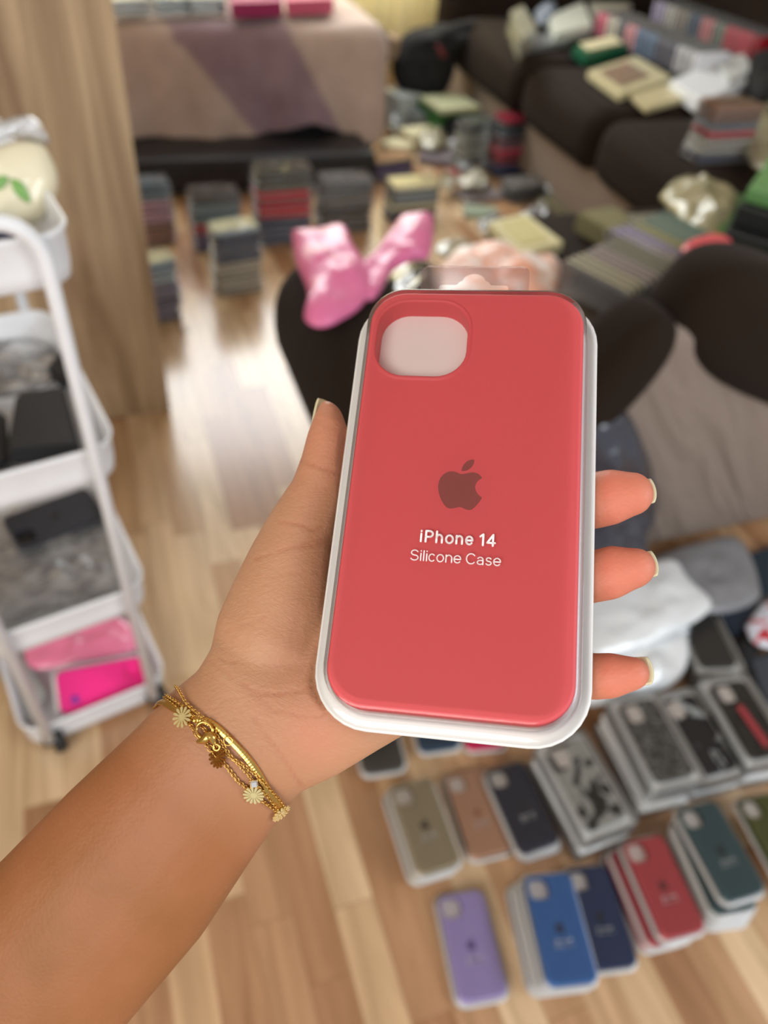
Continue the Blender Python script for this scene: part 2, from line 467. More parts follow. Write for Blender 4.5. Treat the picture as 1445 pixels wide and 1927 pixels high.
AP2 = [(6.52,-4.31),(5.26,-3.31),(4.42,-2.04),(4.09,-0.57),(4.46,0.78),(5.1,1.65),(6.15,2.54)]
AP3 = [(6.15,2.54),(5.13,3.66),(4.01,4.18),(2.61,4.28),(0.94,3.85),(-0.44,3.49),(-1.54,3.72),(-2.82,4.24),(-4.23,4.3)]
LF = [(-0.72,4.6),(-0.53,5.88),(0.08,7.19),(1.1,8.26),(2.16,8.74),(3.17,8.8)]
LF2 = [(3.17,8.8),(3.16,7.69),(2.63,6.39),(1.69,5.32),(0.57,4.72),(-0.72,4.6)]
def sp2(*segs):
    out = []
    for s_ in segs:
        q = smooth_path([(x, y, 0) for x, y in s_], 4)
        out += [(p.x, p.y) for p in q[:-1]]
    return out
def logo_mesh():
    bm = bmesh.new()
    for poly in (sp2(AP, AP2, AP3), sp2(LF, LF2)):
        a = ringmm(bm, poly, 0.0); b = ringmm(bm, poly, 0.06)
        bridge(bm, a, b)
        es = [bm.edges.get((b[i], b[(i + 1) % len(b)])) for i in range(len(b))]
        res = bmesh.ops.triangle_fill(bm, edges=es, use_beauty=True)
    bmesh.ops.recalc_face_normals(bm, faces=bm.faces)
    me = bpy.data.meshes.new('logo'); bm.to_mesh(me); bm.free(); return me
def arc(cx, cy, rx, ry, a0, a1, n=14):
    return [(cx + rx * math.cos(math.radians(a0 + (a1 - a0) * i / n)), cy + ry * math.sin(math.radians(a0 + (a1 - a0) * i / n))) for i in range(n + 1)]
def glyph(ch, w, X, Cp):
    """strokes of one letter in a box w wide, x-height X, cap height Cp"""
    h = w / 2
    if ch == 'i': return [[(h, 0), (h, X)], [(h, Cp * 0.93), (h, Cp * 0.98)]]
    if ch == 'l': return [[(h, 0), (h, Cp)]]
    if ch == 'P': return [[(0, 0), (0, Cp), (w * 0.5, Cp)] + arc(w * 0.5, Cp * 0.73, w * 0.5, Cp * 0.27, 90, -90) + [(0, Cp * 0.46)]]
    if ch == 'h': return [[(0, 0), (0, Cp)], [(0, X * 0.55)] + arc(h, X * 0.55, h, X * 0.45, 180, 0) + [(w, 0)]]
    if ch == 'n': return [[(0, 0), (0, X)], [(0, X * 0.55)] + arc(h, X * 0.55, h, X * 0.45, 180, 0) + [(w, 0)]]
    if ch == 'o': return [arc(h, X / 2, h, X / 2, 0, 360, 28)]
    if ch == 'e': return [[(0, X * 0.5), (w, X * 0.5)] + arc(h, X / 2, h, X / 2, 0, 320, 24)]
    if ch == 'c': return [arc(h, X / 2, h, X / 2, 45, 315, 22)]
    if ch == 'C': return [arc(h, Cp / 2, h, Cp / 2, 42, 318, 26)]
    if ch == 'S': return [arc(h, Cp * 0.75, h * 0.9, Cp * 0.25, 25, 235, 14) + [(h, Cp * 0.5)] + arc(h, Cp * 0.26, h, Cp * 0.26, 55, -155, 14)]
    if ch == 's': return [arc(h, X * 0.75, h * 0.85, X * 0.25, 25, 235, 12) + [(h, X * 0.5)] + arc(h, X * 0.26, h * 0.95, X * 0.26, 55, -155, 12)]
    if ch == 'a': return [arc(h, X * 0.68, h * 0.95, X * 0.32, 155, 0, 12) + [(w * 0.975, 0)], [(w * 0.97, X * 0.58), (h, X * 0.55)] + arc(h * 0.95, X * 0.28, h * 0.95, X * 0.28, 95, 320, 14)]
    if ch == '1': return [[(0, Cp * 0.78), (w, Cp), (w, 0)]]
    if ch == '4': return [[(w * 0.74, 0), (w * 0.74, Cp), (0, Cp * 0.26), (w, Cp * 0.26)]]
    return []
def lettering_mesh():
    bm = bmesh.new()
    k = 0.0278
    def word(items, base, X, Cp, r):
        for ch, x0, x1 in items:
            x0, x1 = (x0 - 745) * k + r, (x1 - 745) * k - r
            for st in glyph(ch, max(x1 - x0, 0), X - 2 * r, Cp - 2 * r):
                P = [Vector((x0 + x, base + r + y)) for x, y in st]
                for a, b in zip(P, P[1:]):
                    d = (b - a)
                    if d.length < 1e-5: continue
                    nrm = Vector((-d.y, d.x)).normalized() * r
                    vs = [bm.verts.new(((q.x) * mm, (q.y) * mm, 1.72 * mm + Z0)) for q in (a - nrm, b - nrm, b + nrm, a + nrm)]
                    bm.faces.new(vs)
                for p in P:
                    vs = [bm.verts.new(((p.x + r * math.cos(t)) * mm, (p.y + r * math.sin(t)) * mm, 1.72 * mm + Z0)) for t in (math.pi * 2 * i / 10 for i in range(10))]
                    bm.faces.new(vs)
    word((('i', 312, 338), ('P', 368, 467), ('h', 490, 575), ('o', 598, 697), ('n', 716, 802), ('e', 824, 917), ('1', 980, 1036), ('4', 1062, 1168)), -21.0, 3.15, 4.2, 0.31)
    word((('S', 222, 318), ('i', 334, 350), ('l', 367, 383), ('i', 400, 416), ('c', 428, 508), ('o', 518, 604), ('n', 620, 697), ('e', 710, 797), ('C', 848, 962), ('a', 970, 1046), ('s', 1064, 1137), ('e', 1150, 1237)), -27.1, 2.65, 3.6, 0.18)
    me = bpy.data.meshes.new('lettering'); bm.to_mesh(me); bm.free(); return me
ME = dict(case=case_mesh(), card=card_mesh(), cover=cover_mesh(), tray=tray_mesh(), logo=logo_mesh(), text=lettering_mesh())

def local_child(name, me, mat, root, loc=(0, 0, 0)):
    o = bpy.data.objects.new(name, me); COL.objects.link(o); o.parent = root; o.location = loc
    if not me.materials: me.materials.append(None)
    o.material_slots[0].link = 'OBJECT'; o.material_slots[0].material = mat
    return o
def sil(rgb):
    n = 'silicone_%d_%d_%d' % rgb
    return plain(n, srgb(*rgb), 0.52, var=0.015, spec=0.35)
def logo_m(rgb):
    n = 'logo_%d_%d_%d' % rgb
    return plain(n, srgb(*rgb), 0.4, var=0.01)
def package(M, rgb, label,  group=None, full=True, card=True, logo=None, name='phone_case_package', cover=True, tray=None):
    root = empty(name, (0, 0, 0), label, 'phone case', group)
    root.matrix_world = M
    c = local_child('silicone_case', ME['case'], sil(rgb), root)
    local_child('backing_tray', ME['tray'], tray or M_tray, root)
    if full:
        if card: local_child('insert_card', ME['card'], M_card, root)
        lg = logo or tuple(int(v * 0.55) for v in rgb)
        local_child('logo', ME['logo'], logo_m(lg), root, (0, 0, 0.00001))
        local_child('lettering', ME['text'], M_ink, root)
    if cover: local_child('blister_cover', ME['cover'], M_clear, root)
    return root


# ---------------------------------------------------------------- background helpers
ORD = ['topmost', 'second from the top', 'third from the top', 'fourth from the top', 'fifth from the top', 'sixth from the top', 'seventh from the top', 'eighth from the top', 'ninth from the top', 'tenth from the top', 'eleventh from the top', 'twelfth from the top', 'thirteenth from the top', 'fourteenth from the top', 'fifteenth from the top', 'sixteenth from the top', 'seventeenth from the top', 'eighteenth from the top', 'nineteenth from the top', 'twentieth from the top']
NTH = 'first second third fourth fifth sixth seventh eighth ninth tenth eleventh twelfth thirteenth fourteenth fifteenth sixteenth seventeenth eighteenth nineteenth twentieth twenty-first twenty-second twenty-third twenty-fourth twenty-fifth twenty-sixth twenty-seventh twenty-eighth twenty-ninth thirtieth thirty-first thirty-second thirty-third thirty-fourth thirty-fifth'.split()
NTH += ['later'] * 20
TH = 0.0186
def frame(c, ydir, zdir=(0, 0, 1)):
    z = Vector(zdir).normalized(); y = Vector(ydir); y = (y - z * y.dot(z)).normalized(); x = y.cross(z)
    return Matrix.Translation(c) @ Matrix((x, y, z)).transposed().to_4x4()
def lay(bottom, top, ztop, rgb, label, group=None, full=True, logo=None, dx=0.0, dy=0.0, z=None, **kw):
    """package lying flat: pixel middle of its bottom edge and of its lens end, at height ztop"""
    a, b = at(bottom[0], bottom[1], ztop), at(top[0], top[1], ztop)
    c = (a + b) / 2
    c.z = (ztop - Z0) if z is None else z
    c.x += dx; c.y += dy
    return package(frame(c, b - a), rgb, label, group, full, logo=logo, **kw)
M_edge = clear('frosted_tray_edge', rough=0.1, amount=0.04, milky=0.22, milk=(0.8, 0.82, 0.82, 1))
def stack(L, R, ytop, cols, where, group, z0=0.0, n=None, cat_name='phone_case_package', tray=None, jit=0.005):
    a, b = at(L[0], L[1], z0), at(R[0], R[1], z0)
    mid = (a + b) / 2
    d = (b - a); d.z = 0
    sc = max(0.95, min(1.3, d.length / 0.158)); d.normalize()
    perp = Vector((-d.y, d.x, 0))
    if perp.y < 0: perp = -perp
    if n is None:
        pr_ = ray((L[0] + R[0]) / 2, ytop)
        t = (mid - CAM).dot(perp) / pr_.dot(perp)
        n = max(1, int(round(((CAM + pr_ * t).z - z0) / (TH * sc))))
    for i in range(n):
        rgb, cname = cols[min(len(cols) - 1, int(i * len(cols) / n))]
        j = Vector((random.uniform(-jit, jit), random.uniform(-jit, jit), 0))
        c = mid + perp * 0.0435 * sc + j; c.z = z0 + i * TH * sc
        ang = random.uniform(-0.05, 0.05)
        dd = Vector((d.x * math.cos(ang) - d.y * math.sin(ang), d.x * math.sin(ang) + d.y * math.cos(ang), 0))
        package(frame(c, dd) @ Matrix.Scale(sc, 4), rgb, '%s package, %s in the %s' % (cname, ORD[n - 1 - i], where), group, full=(i == n - 1), cover=(i >= n - 2 or i % 3 == 0), tray=tray or M_edge)
    return n
def slab(name, corners, ztop, th, mat, label=None, cat=None, group=None, fn=None, r=0.004):
    fn = fn or (lambda x, y: at(x, y, ztop))
    P = [fn(*c) for c in corners]
    n = (P[1] - P[0]).cross(P[2] - P[0]).normalized()
    if n.z < 0: n = -n
    c = sum(P, Vector()) / len(P)
    base = c - n * th
    root = empty(name, base, label, cat, group)
    bm = bmesh.new()
    lo = [bm.verts.new(p - n * th) for p in P]; hi = [bm.verts.new(p) for p in P]
    fs = [bm.faces.new(hi), bm.faces.new(lo[::-1])]
    bridge(bm, lo, hi)
    bmesh.ops.recalc_face_normals(bm, faces=bm.faces)
    bmesh.ops.bevel(bm, geom=list(bm.edges), offset=r, segments=2, affect='EDGES')
    me = bpy.data.meshes.new(name); bm.to_mesh(me); bm.free()
    bpy.data.objects.remove(root)
    o = link_mesh(name, me, mat, None, smooth=False)
    return tag(o, label, cat, group)
def puffy(name, outline, fn, thick, mat, label=None, cat=None, group=None, rough=0.25, freq=18.0, parent=None, sub=1, seed=0, back=None):
    """soft crumpled thing: an outline with a swollen front and back"""
    P = smooth_path([(x, y, 0) for x, y in outline + outline[:1]], 5)[:-1]
    cx = sum(p.x for p in P) / len(P); cy = sum(p.y for p in P) / len(P)
    wp = [fn(p.x, p.y) for p in P]
    c = fn(cx, cy)
    n = Vector()
    for i in range(len(wp)): n += (wp[i] - c).cross(wp[(i + 1) % len(wp)] - c)
    n.normalize()
    if n.dot(CAM - c) < 0: n = -n
    bm = bmesh.new()
    K = 9
    for sgn in (1, -1):
        rings = []
        for k in range(1, K + 1):
            t = k / K
            row = []
            for i, p in enumerate(P):
                q = fn(cx + (p.x - cx) * t, cy + (p.y - cy) * t)
                h = (thick if sgn > 0 else (back if back is not None else thick * 0.15)) * math.sqrt(max(0, 1 - t ** 2.6))
                nv = noise.noise(q * freq + Vector((seed, 0, 0))) * rough * thick * (1.2 - t) * 2 + noise.noise(q * freq * 3) * rough * thick * 0.6 * (1.1 - t)
                row.append(bm.verts.new(q + n * (sgn * h + nv)))
            rings.append(row)
        ctr = bm.verts.new(c + n * (sgn * (thick if sgn > 0 else (back if back is not None else thick * 0.15)) + noise.noise(c * freq) * rough * thick))
        m = len(P)
        for i in range(m): bm.faces.new((ctr, rings[0][i], rings[0][(i + 1) % m]))
        for a, b in zip(rings, rings[1:]): bridge(bm, a, b)
        if sgn > 0: edge = rings[-1]
        else:
            for u_, v_ in zip(edge, rings[-1]): v_.co = u_.co
    bmesh.ops.remove_doubles(bm, verts=bm.verts, dist=1e-6)
    bmesh.ops.recalc_face_normals(bm, faces=bm.faces)
    o = bmo(name, bm, mat, parent)
    md = o.modifiers.new('sub', 'SUBSURF'); md.levels = sub; md.render_levels = sub
    return tag(o, label, cat, group)
def bx_part(name, c, s, r, mat, root, M=None, seg=4):
    bm = bmesh.new(); rbox(bm, c, s, r, seg, M); return bmo(name, bm, mat, root)

# ---------------------------------------------------------------- sofas
root = empty('corner_sofa', (2.2, 2.7, 0), 'long dark brown sofa with taupe base, covered with rows of phone cases', 'sofa')
bx_part('base', (2.52, 2.80, 0.135), (1.44, 2.3, 0.21), 0.02, M_beige, root)
for y0, y1 in ((1.86, 2.47), (2.48, 3.09), (3.10, 3.86)):
    bx_part('seat_cushion', (2.38, (y0 + y1) / 2, 0.335), (1.28, y1 - y0, 0.23), 0.085, M_brown, root, seg=6)
bx_part('backrest', (3.2, 2.83, 0.52), (0.34, 2.3, 0.66), 0.1, M_brown, root, seg=6)
bx_part('arm', (2.5, 4.04, 0.43), (1.5, 0.24, 0.42), 0.11, M_brown, root, seg=6)
bx_part('arm_panel', (2.5, 4.04, 0.13), (1.44, 0.22, 0.25), 0.02, M_beige, root)

root = empty('loveseat', (1.0, 1.2, 0), 'dark brown and taupe sofa seen from behind, directly behind the held phone case', 'sofa')
bx_part('base', (1.12, 1.16, 0.16), (1.22, 0.54, 0.26), 0.03, M_beige, root)
bx_part('seat', (0.86, 1.2, 0.34), (0.84, 0.52, 0.2), 0.06, M_brown, root, seg=5)
bx_part('seat', (1.30, 1.36, 0.34), (0.66, 0.84, 0.2), 0.06, M_brown, root, seg=5)
bx_part('back_panel', (1.255, 0.915, 0.33), (0.89, 0.09, 0.60), 0.025, M_drape, root, seg=4)
bx_part('arm', (0.405, 1.07, 0.475), (0.25, 0.60, 0.25), 0.11, M_brown, root, seg=7)
bx_part('arm_panel', (0.545, 1.14, 0.22), (0.17, 0.5, 0.38), 0.03, M_brown, root)
def rotY(c, deg): return Matrix.Translation(c) @ Matrix.Rotation(math.radians(deg), 4, 'Y') @ Matrix.Translation([-v for v in c])
def pillow(name, c, s, deg, root, pw=2.6):
    bm = bmesh.new()
    bmesh.ops.create_uvsphere(bm, u_segments=40, v_segments=24, radius=1)
    for v in bm.verts:
        for k in range(3):
            v.co[k] = math.copysign(abs(v.co[k]) ** (2 / pw), v.co[k])
    bmesh.ops.transform(bm, matrix=Matrix.Translation(c) @ Matrix.Rotation(math.radians(deg), 4, 'Y') @ Matrix.Diagonal((s[0] / 2, s[1] / 2, s[2] / 2, 1)), verts=bm.verts)
    return bmo(name, bm, M_brown, root)
pillow('back_cushion', (1.24, 0.94, 0.53), (0.72, 0.22, 0.24), 24, root, 3.0)
pillow('back_cushion', (0.768, 0.918, 0.475), (0.42, 0.15, 0.13), -58, root, 3.2)

# daybed with blanket
root = empty('daybed', (0.6, 3.6, 0), 'low black daybed by the window, draped with a pinkish fleece blanket', 'daybed')
bx_part('frame', (0.62, 3.66, 0.2), (1.12, 0.8, 0.36), 0.02, M_blackcloth, root)
bx_part('shade_box', (0.58, 3.11, 0.08), (1.02, 0.26, 0.13), 0.01, M_black, root)  # black box added to stand in for the shade under the daybed
bx_part('mattress', (0.62, 3.66, 0.44), (1.16, 0.84, 0.14), 0.05, M_blackcloth, root)
hem = [(215, 258), (300, 262), (400, 268), (470, 262), (560, 240), (592, 232), (630, 246), (690, 276), (720, 262)]
hemw = [(aty(x, y, 3.2).x, aty(x, y, 3.2).z) for x, y in hem]
b1 = [aty(305, 50, 3.2), aty(462, 237, 3.2)]; b2 = [aty(548, 50, 3.2), aty(655, 262, 3.2)]
def interp(tab, x):
    if x <= tab[0][0]: return tab[0][1]
    for (x0, z0), (x1, z1) in zip(tab, tab[1:]):
        if x <= x1: return z0 + (z1 - z0) * (x - x0) / (x1 - x0)
    return tab[-1][1]
bm = bmesh.new()
bl = bm.verts.layers.float.new('band')
XN, SN = 90, 46
xa, xb, yb, rt = -0.05, 1.24, 3.215, 0.53
grid = []
for i in range(XN + 1):
    x = xa + (xb - xa) * i / XN
    zh = interp(hemw, x)
    row = []
    for j in range(SN + 1):
        t = j / SN
        if t < 0.35: y = 4.05 - (4.05 - 3.27) * t / 0.35; z = rt; 
        elif t < 0.5:
            a = (t - 0.35) / 0.15 * math.pi / 2; y = 3.27 - 0.055 * math.sin(a); z = rt - 0.055 * (1 - math.cos(a))
        else:
            q = (t - 0.5) / 0.5; z = (rt - 0.055) + (zh - rt + 0.055) * q; y = yb - 0.012 * q
        w = max(0, t - 0.45)
        y -= 0.022 * w * (math.sin(x * 17) + 0.6 * math.sin(x * 41 + 1.3)) + 0.01 * noise.noise(Vector((x * 6, t * 4, 0)))
        z += 0.012 * noise.noise(Vector((x * 5, y * 5, 2))) * (1 if t < 0.4 else 0)
        # the right end falls round the corner
        if x > 1.12:
            k = (x - 1.12) / 0.12
            xx = 1.12 + 0.10 * math.sin(k * math.pi / 2); y2 = y + 0.10 * (1 - math.cos(k * math.pi / 2)) * (1 if t >= 0.35 else 0)
            z2 = z - (0.07 * (1 - math.cos(k * math.pi / 2)) if t < 0.5 else 0.07 * (1 - math.cos(k * math.pi / 2)) * (1 - t))
        else: xx, y2, z2 = x, y, z
        v = bm.verts.new((xx, y2, z2))
        zz = z if t > 0.5 else rt + (3.27 - y) * -0.6
        l1 = b1[0].x + (b1[1].x - b1[0].x) * (zz - b1[0].z) / (b1[1].z - b1[0].z)
        l2 = b2[0].x + (b2[1].x - b2[0].x) * (zz - b2[0].z) / (b2[1].z - b2[0].z)
        v[bl] = max(0, min(1, (x - l1) / 0.03)) * max(0, min(1, (l2 - x) / 0.03))
        row.append(v)
    grid.append(row)
for i in range(XN):
    for j in range(SN): bm.faces.new((grid[i][j], grid[i][j + 1], grid[i + 1][j + 1], grid[i + 1][j]))
o = bmo('blanket', bm, M_blanket)
md = o.modifiers.new('solid', 'SOLIDIFY'); md.thickness = 0.012; md.offset = -1
tag(o, 'pinkish beige fleece blanket with a mauve diagonal band, hanging over the daybed', 'blanket')

# ---------------------------------------------------------------- trolley
TO = at(293, 1330, 0); TO.z = 0
ta = math.radians(12)
TM = Matrix.Translation(TO) @ Matrix.Rotation(ta, 4, 'Z')
def tw(u, v, z): return TM @ Vector((u, v, z))
root = empty('utility_trolley', tw(-0.09, 0.18, 0), 'white four tier metal trolley on castors at the left edge', 'trolley')
for v in (-0.006, 0.372):
    pts = [(-0.18, v, 0.045), (-0.18, v, 0.88)] + [(-0.14 - 0.04 * math.cos(a), v, 0.88 + 0.05 * math.sin(a)) for a in (math.pi / 2 * k / 6 for k in range(1, 7))] + \
          [(-0.04 + 0.04 * math.sin(a), v, 0.88 + 0.05 * math.cos(a)) for a in (math.pi / 2 * k / 6 for k in range(0, 7))] + [(0, v, 0.045)]
    bm = bmesh.new(); tube(bm, [tw(*p) for p in pts], 0.0082, 12); bmo('frame_tube', bm, M_whitemetal, root)
M_mesh = plain('grey_perforated_metal', srgb(150, 150, 148), 0.5)
for zr in (0.075, 0.34, 0.625, 0.905):
    bm = bmesh.new()
    hx, hy, cxx, cyy = 0.122, 0.178, -0.092, 0.182
    def rg(off, z): return [bm.verts.new(tw(x, y, z)) for x, y in rr(hx + off, hy + off, 0.035 + off, 8, cxx, cyy)]
    rings = [rg(-0.006, zr - 0.058), rg(-0.002, zr - 0.055), rg(0, zr - 0.04), rg(0.001, zr - 0.006), rg(0.004, zr - 0.001), rg(0.004, zr + 0.002), rg(0, zr + 0.003), rg(-0.003, zr - 0.002), rg(-0.004, zr - 0.04), rg(-0.008, zr - 0.053)]
    for a, b in zip(rings, rings[1:]): bridge(bm, a, b)
    bm.faces.new(rings[0][::-1]); bm.faces.new(rings[-1])
    tr_ = bmo('tray', bm, M_whitemetal, root)
for u, v in ((-0.18, 0.0), (0.0, 0.0), (-0.18, 0.366), (0.0, 0.366)):
    bm = bmesh.new()
    Mw = TM @ Matrix.Translation((u + 0.012, v + 0.004, 0.026)) @ Matrix.Rotation(math.pi / 2, 4, 'Y')
    bmesh.ops.create_cone(bm, cap_ends=True, segments=24, radius1=0.026, radius2=0.026, depth=0.02, matrix=Mw)
    bmesh.ops.bevel(bm, geom=list(bm.edges), offset=0.002, segments=2, affect='EDGES')
    rbox(bm, (u, v + 0.002, 0.036), (0.024, 0.02, 0.02), 0.003, 2, TM)
    bmo('castor', bm, M_black, root)
# what the trays hold
fz = lambda z: (lambda x, y: at(x, y, z))
dB = (at(60, 400, 0.905) - CAM).dot(-Vector(RC.col[2]))
def vert_plane(p0, nrm_):
    nrm_ = Vector(nrm_).normalized()
    return lambda x, y: CAM + ray(x, y) * ((p0 - CAM).dot(nrm_) / ray(x, y).dot(nrm_))
pB = tw(-0.06, 0.12, 0.9)
vb = vert_plane(pB, TM.to_3x3() @ Vector((0.1, -1, 0.55)))
M_cream = plain('cream_glossy_film', srgb(236, 228, 198), 0.25, coat=0.4, bump=0.15, scale=20)
bag = puffy('cream_bag', [(-60, 290), (0, 270), (40, 262), (78, 270), (104, 310), (112, 350), (96, 395), (70, 425), (0, 430), (-60, 430)], vb, 0.03, M_cream, 'cream glossy bag with a green leaf print in the top trolley tray', 'bag', rough=0.15)
leafm = plain('leaf_green_print', srgb(120, 170, 84), 0.4)
for pl_ in ([(18, 335), (38, 340), (52, 358), (58, 382), (42, 376), (26, 360)], [(-14, 345), (0, 330), (16, 334), (8, 352), (-8, 358)]):
    puffy('leaf_print', pl_, lambda x, y: vb(x, y) + (CAM - vb(x, y)).normalized() * 0.031, 0.0015, leafm, parent=bag, rough=0.05)
puffy('clear_wrap', [(-20, 255), (20, 240), (60, 235), (85, 255), (100, 290), (70, 285), (20, 275), (-20, 290)], lambda x, y: vb(x, y) + Vector((0, 0.0, 0.01)), 0.018, clear('shiny_wrap', rough=0.12, amount=0.25, milky=0.35, bump=0.8, bscale=60), 'crinkled clear film sticking out above the cream bag', 'plastic film')
slab('notebook', [(-60, 440), (48, 425), (62, 455), (-50, 476)], 0.875, 0.02, plain('navy_cover', srgb(70, 74, 104), 0.5), 'dark blue notebook lying in the top trolley tray', 'notebook')
slab('kraft_packet', [(-60, 462), (40, 455), (52, 470), (-50, 482)], 0.885, 0.008, plain('kraft_card', srgb(120, 92, 60), 0.7), 'brown card packet on the dark blue notebook', 'packet')
M_dkcase = plain('matt_black_rubber', srgb(38, 39, 42), 0.55)
slab('phone_case', [(28, 735), (120, 722), (150, 838), (10, 850)], 0.615, 0.028, M_dkcase, 'large matt black case leaning in the third trolley tray from the ground', 'phone case', r=0.006)
slab('phone_case', [(-60, 760), (8, 770), (14, 866), (-60, 880)], 0.600, 0.02, M_dkcase, 'black case at the very left edge beside the large black one', 'phone case', r=0.006)
slab('phone_case', [(86, 690), (112, 655), (128, 700), (118, 722)], 0.60, 0.02, M_dkcase, 'small black case standing behind the large matt black one', 'phone case', r=0.005)
puffy('clear_sleeve_pile', [(-40, 640), (60, 640), (110, 660), (130, 700), (60, 740), (-40, 750)], fz(0.585), 0.012, M_wrap, 'clump of clear sleeves at the back of the third trolley tray', 'plastic sleeves', rough=0.5, freq=40)
# bare dark case on the second tray
a_, b_ = at(172, 938, 0.33), at(22, 1000, 0.33)
c_ = (a_ + b_) / 2; c_.z = 0.311
rt_ = empty('phone_case', c_, 'bare charcoal phone case lying on clear sleeves in the second trolley tray', 'phone case')
rt_.matrix_world = frame(c_, b_ - a_, (0.1, -0.1, 1))
local_child('silicone_case', ME['case'], sil((48, 48, 54)), rt_); local_child('logo', ME['logo'], logo_m((30, 30, 34)), rt_, (0, 0, 0.00001))
local_child('insert_card', ME['card'], M_black, rt_)
puffy('clear_sleeve_pile', [(-40, 960), (60, 940), (200, 930), (235, 1080), (225, 1120), (100, 1150), (-40, 1175)], fz(0.296), 0.012, M_wrap, 'clear sleeves covering the second trolley tray under the charcoal case', 'plastic sleeves', rough=0.5, freq=40)
puffy('pink_bag', [(40, 1225), (60, 1195), (130, 1168), (215, 1160), (255, 1180), (258, 1225), (150, 1250), (60, 1262)], fz(0.055), 0.014, plain('pink_film', srgb(240, 130, 165), 0.25, coat=0.5, bump=0.3), 'pale pink plastic bag at the back of the bottom trolley tray', 'bag', rough=0.5, freq=35)
a_, b_ = at(105, 1300, 0.06), at(272, 1268, 0.06); c_ = (a_ + b_) / 2; c_.z = 0.038
c_.z = 0.052
pk_ = package(frame(c_, b_ - a_, (0.25, -0.75, 1)), (255, 10, 150), 'hot pink phone case package in the bottom trolley tray', full=False)
bm = bmesh.new(); tube(bm, [at(138, 1275, 0.062), at(140, 1300, 0.062)], 0.004, 10); tube(bm, [at(140, 1300, 0.062), at(142, 1322, 0.062)], 0.007, 12)
tag(bmo('nail_polish_bottle', bm, plain('violet_glass', srgb(110, 40, 170), 0.15)), 'tiny violet bottle lying on the hot pink package', 'bottle')
slab('magazine', [(-40, 1205), (20, 1190), (90, 1300), (60, 1370)], 0.045, 0.012, plain('grey_print', srgb(170, 172, 170), 0.5), 'grey printed sheets along the side of the bottom trolley tray', 'papers')

# ---------------------------------------------------------------- packages on the floor, near
lay((915, 1896), (862, 1668), 0.0185, (196, 178, 234), 'single lilac phone case package lying on the floor at the bottom', logo=(120, 100, 170))
G = 'blue phone case packages fanned in a stack on the floor'
lay((1164, 1838), (1098, 1618), 0.0185, (38, 62, 110), 'navy phone case package sticking out under the right side of the blue stack', logo=(20, 26, 50))
lay((1077, 1872), (1018, 1640), 0.0185, (72, 128, 200), 'blue phone case package at the bottom of the fanned blue stack', G, dx=-0.022, full=False)
for k, wd in enumerate(('second from the bottom', 'third from the bottom', 'second from the top')):
    lay((1079 + k, 1872), (1020 + k, 1638), 0.0185 + TH * (k + 1), (72, 128, 200), 'blue phone case package, %s of the fanned blue stack' % wd, G, dx=-0.015 + k * 0.005, full=False)
lay((1084, 1866), (1026, 1634), 0.0185 + TH * 4, (72, 128, 200), 'bright blue phone case package on top of the fanned blue stack', G, logo=(40, 60, 100))
G = 'rose red phone case packages in a leaning stack'
for k, wd in enumerate(('lowest', 'middle')):
    lay((1262 + 14 * k, 1800 - 8 * k), (1166 + 14 * k, 1580 - 6 * k), 0.0185 + TH * k, (200, 84, 96), '%s rose red phone case package of the leaning rose stack' % wd, G, full=False)
lay((1300, 1780), (1200, 1560), 0.0185 + TH * 2, (206, 84, 92), 'rose red phone case package on top of the leaning rose stack', G, logo=(110, 40, 44))
G = 'teal phone case packages in the stack by the right edge'
for k, wd in enumerate(('lowest', 'second from the bottom', 'middle', 'second from the top')):
    lay((1385 + 6 * k, 1775 - 10 * k), (1288 + 2 * k, 1535 - 8 * k), 0.0185 + TH * k, (62, 92, 98), '%s teal phone case package of the teal stack' % wd, G, full=False)
lay((1420, 1712), (1298, 1494), 0.0185 + TH * 4, (70, 98, 104), 'dark teal phone case package on top of the teal stack', G, logo=(40, 56, 60))
lay((1530, 1690), (1412, 1478), 0.0185 + TH * 3, (98, 104, 52), 'olive green phone case package cut by the right edge', logo=(60, 62, 30), z=TH * 3 + 0.002)
for k in range(3):
    lay((1540, 1700), (1424, 1490), 0.0185 + TH * k, (98, 104, 52), 'olive phone case package %s under the uppermost olive one' % ('lowest', 'second lowest', 'directly')[k], 'olive packages', full=False)
G = 'stone beige phone case packages'
for k, wd in enumerate(('lowest', 'middle')):
    lay((826, 1668), (756, 1464), 0.0185 + TH * k, (176, 164, 138), '%s stone beige phone case package of the beige stack' % wd, G, full=False)
lay((836, 1655), (766, 1456), 0.0185 + TH * 2, (186, 172, 144), 'stone beige phone case package on top of the beige stack', G, logo=(80, 70, 60))
lay((932, 1622), (868, 1440), 0.0185, (214, 168, 140), 'pink sand phone case package between the beige and the charcoal ones', logo=(190, 130, 100))
lay((1024, 1605), (944, 1432), 0.0185 + TH, (54, 56, 78), 'charcoal navy phone case package on top, right of the pink sand one', 'charcoal navy packages', logo=(36, 36, 48))
lay((1026, 1612), (948, 1440), 0.0185, (54, 56, 78), 'charcoal navy phone case package underneath, right of the pink sand one', 'charcoal navy packages', full=False)
lay((728, 1462), (690, 1300), 0.0185 + TH, (98, 96, 90), 'dark grey phone case package half hidden by the heel of the hand', full=False)
lay((835, 1425), (790, 1262), 0.0185 + TH, (56, 88, 122), 'slate blue phone case package just under the held package', full=False)
lay((920, 1418), (880, 1265), 0.0185, (244, 10, 112), 'hot pink phone case package on the floor just under the held package', full=False)

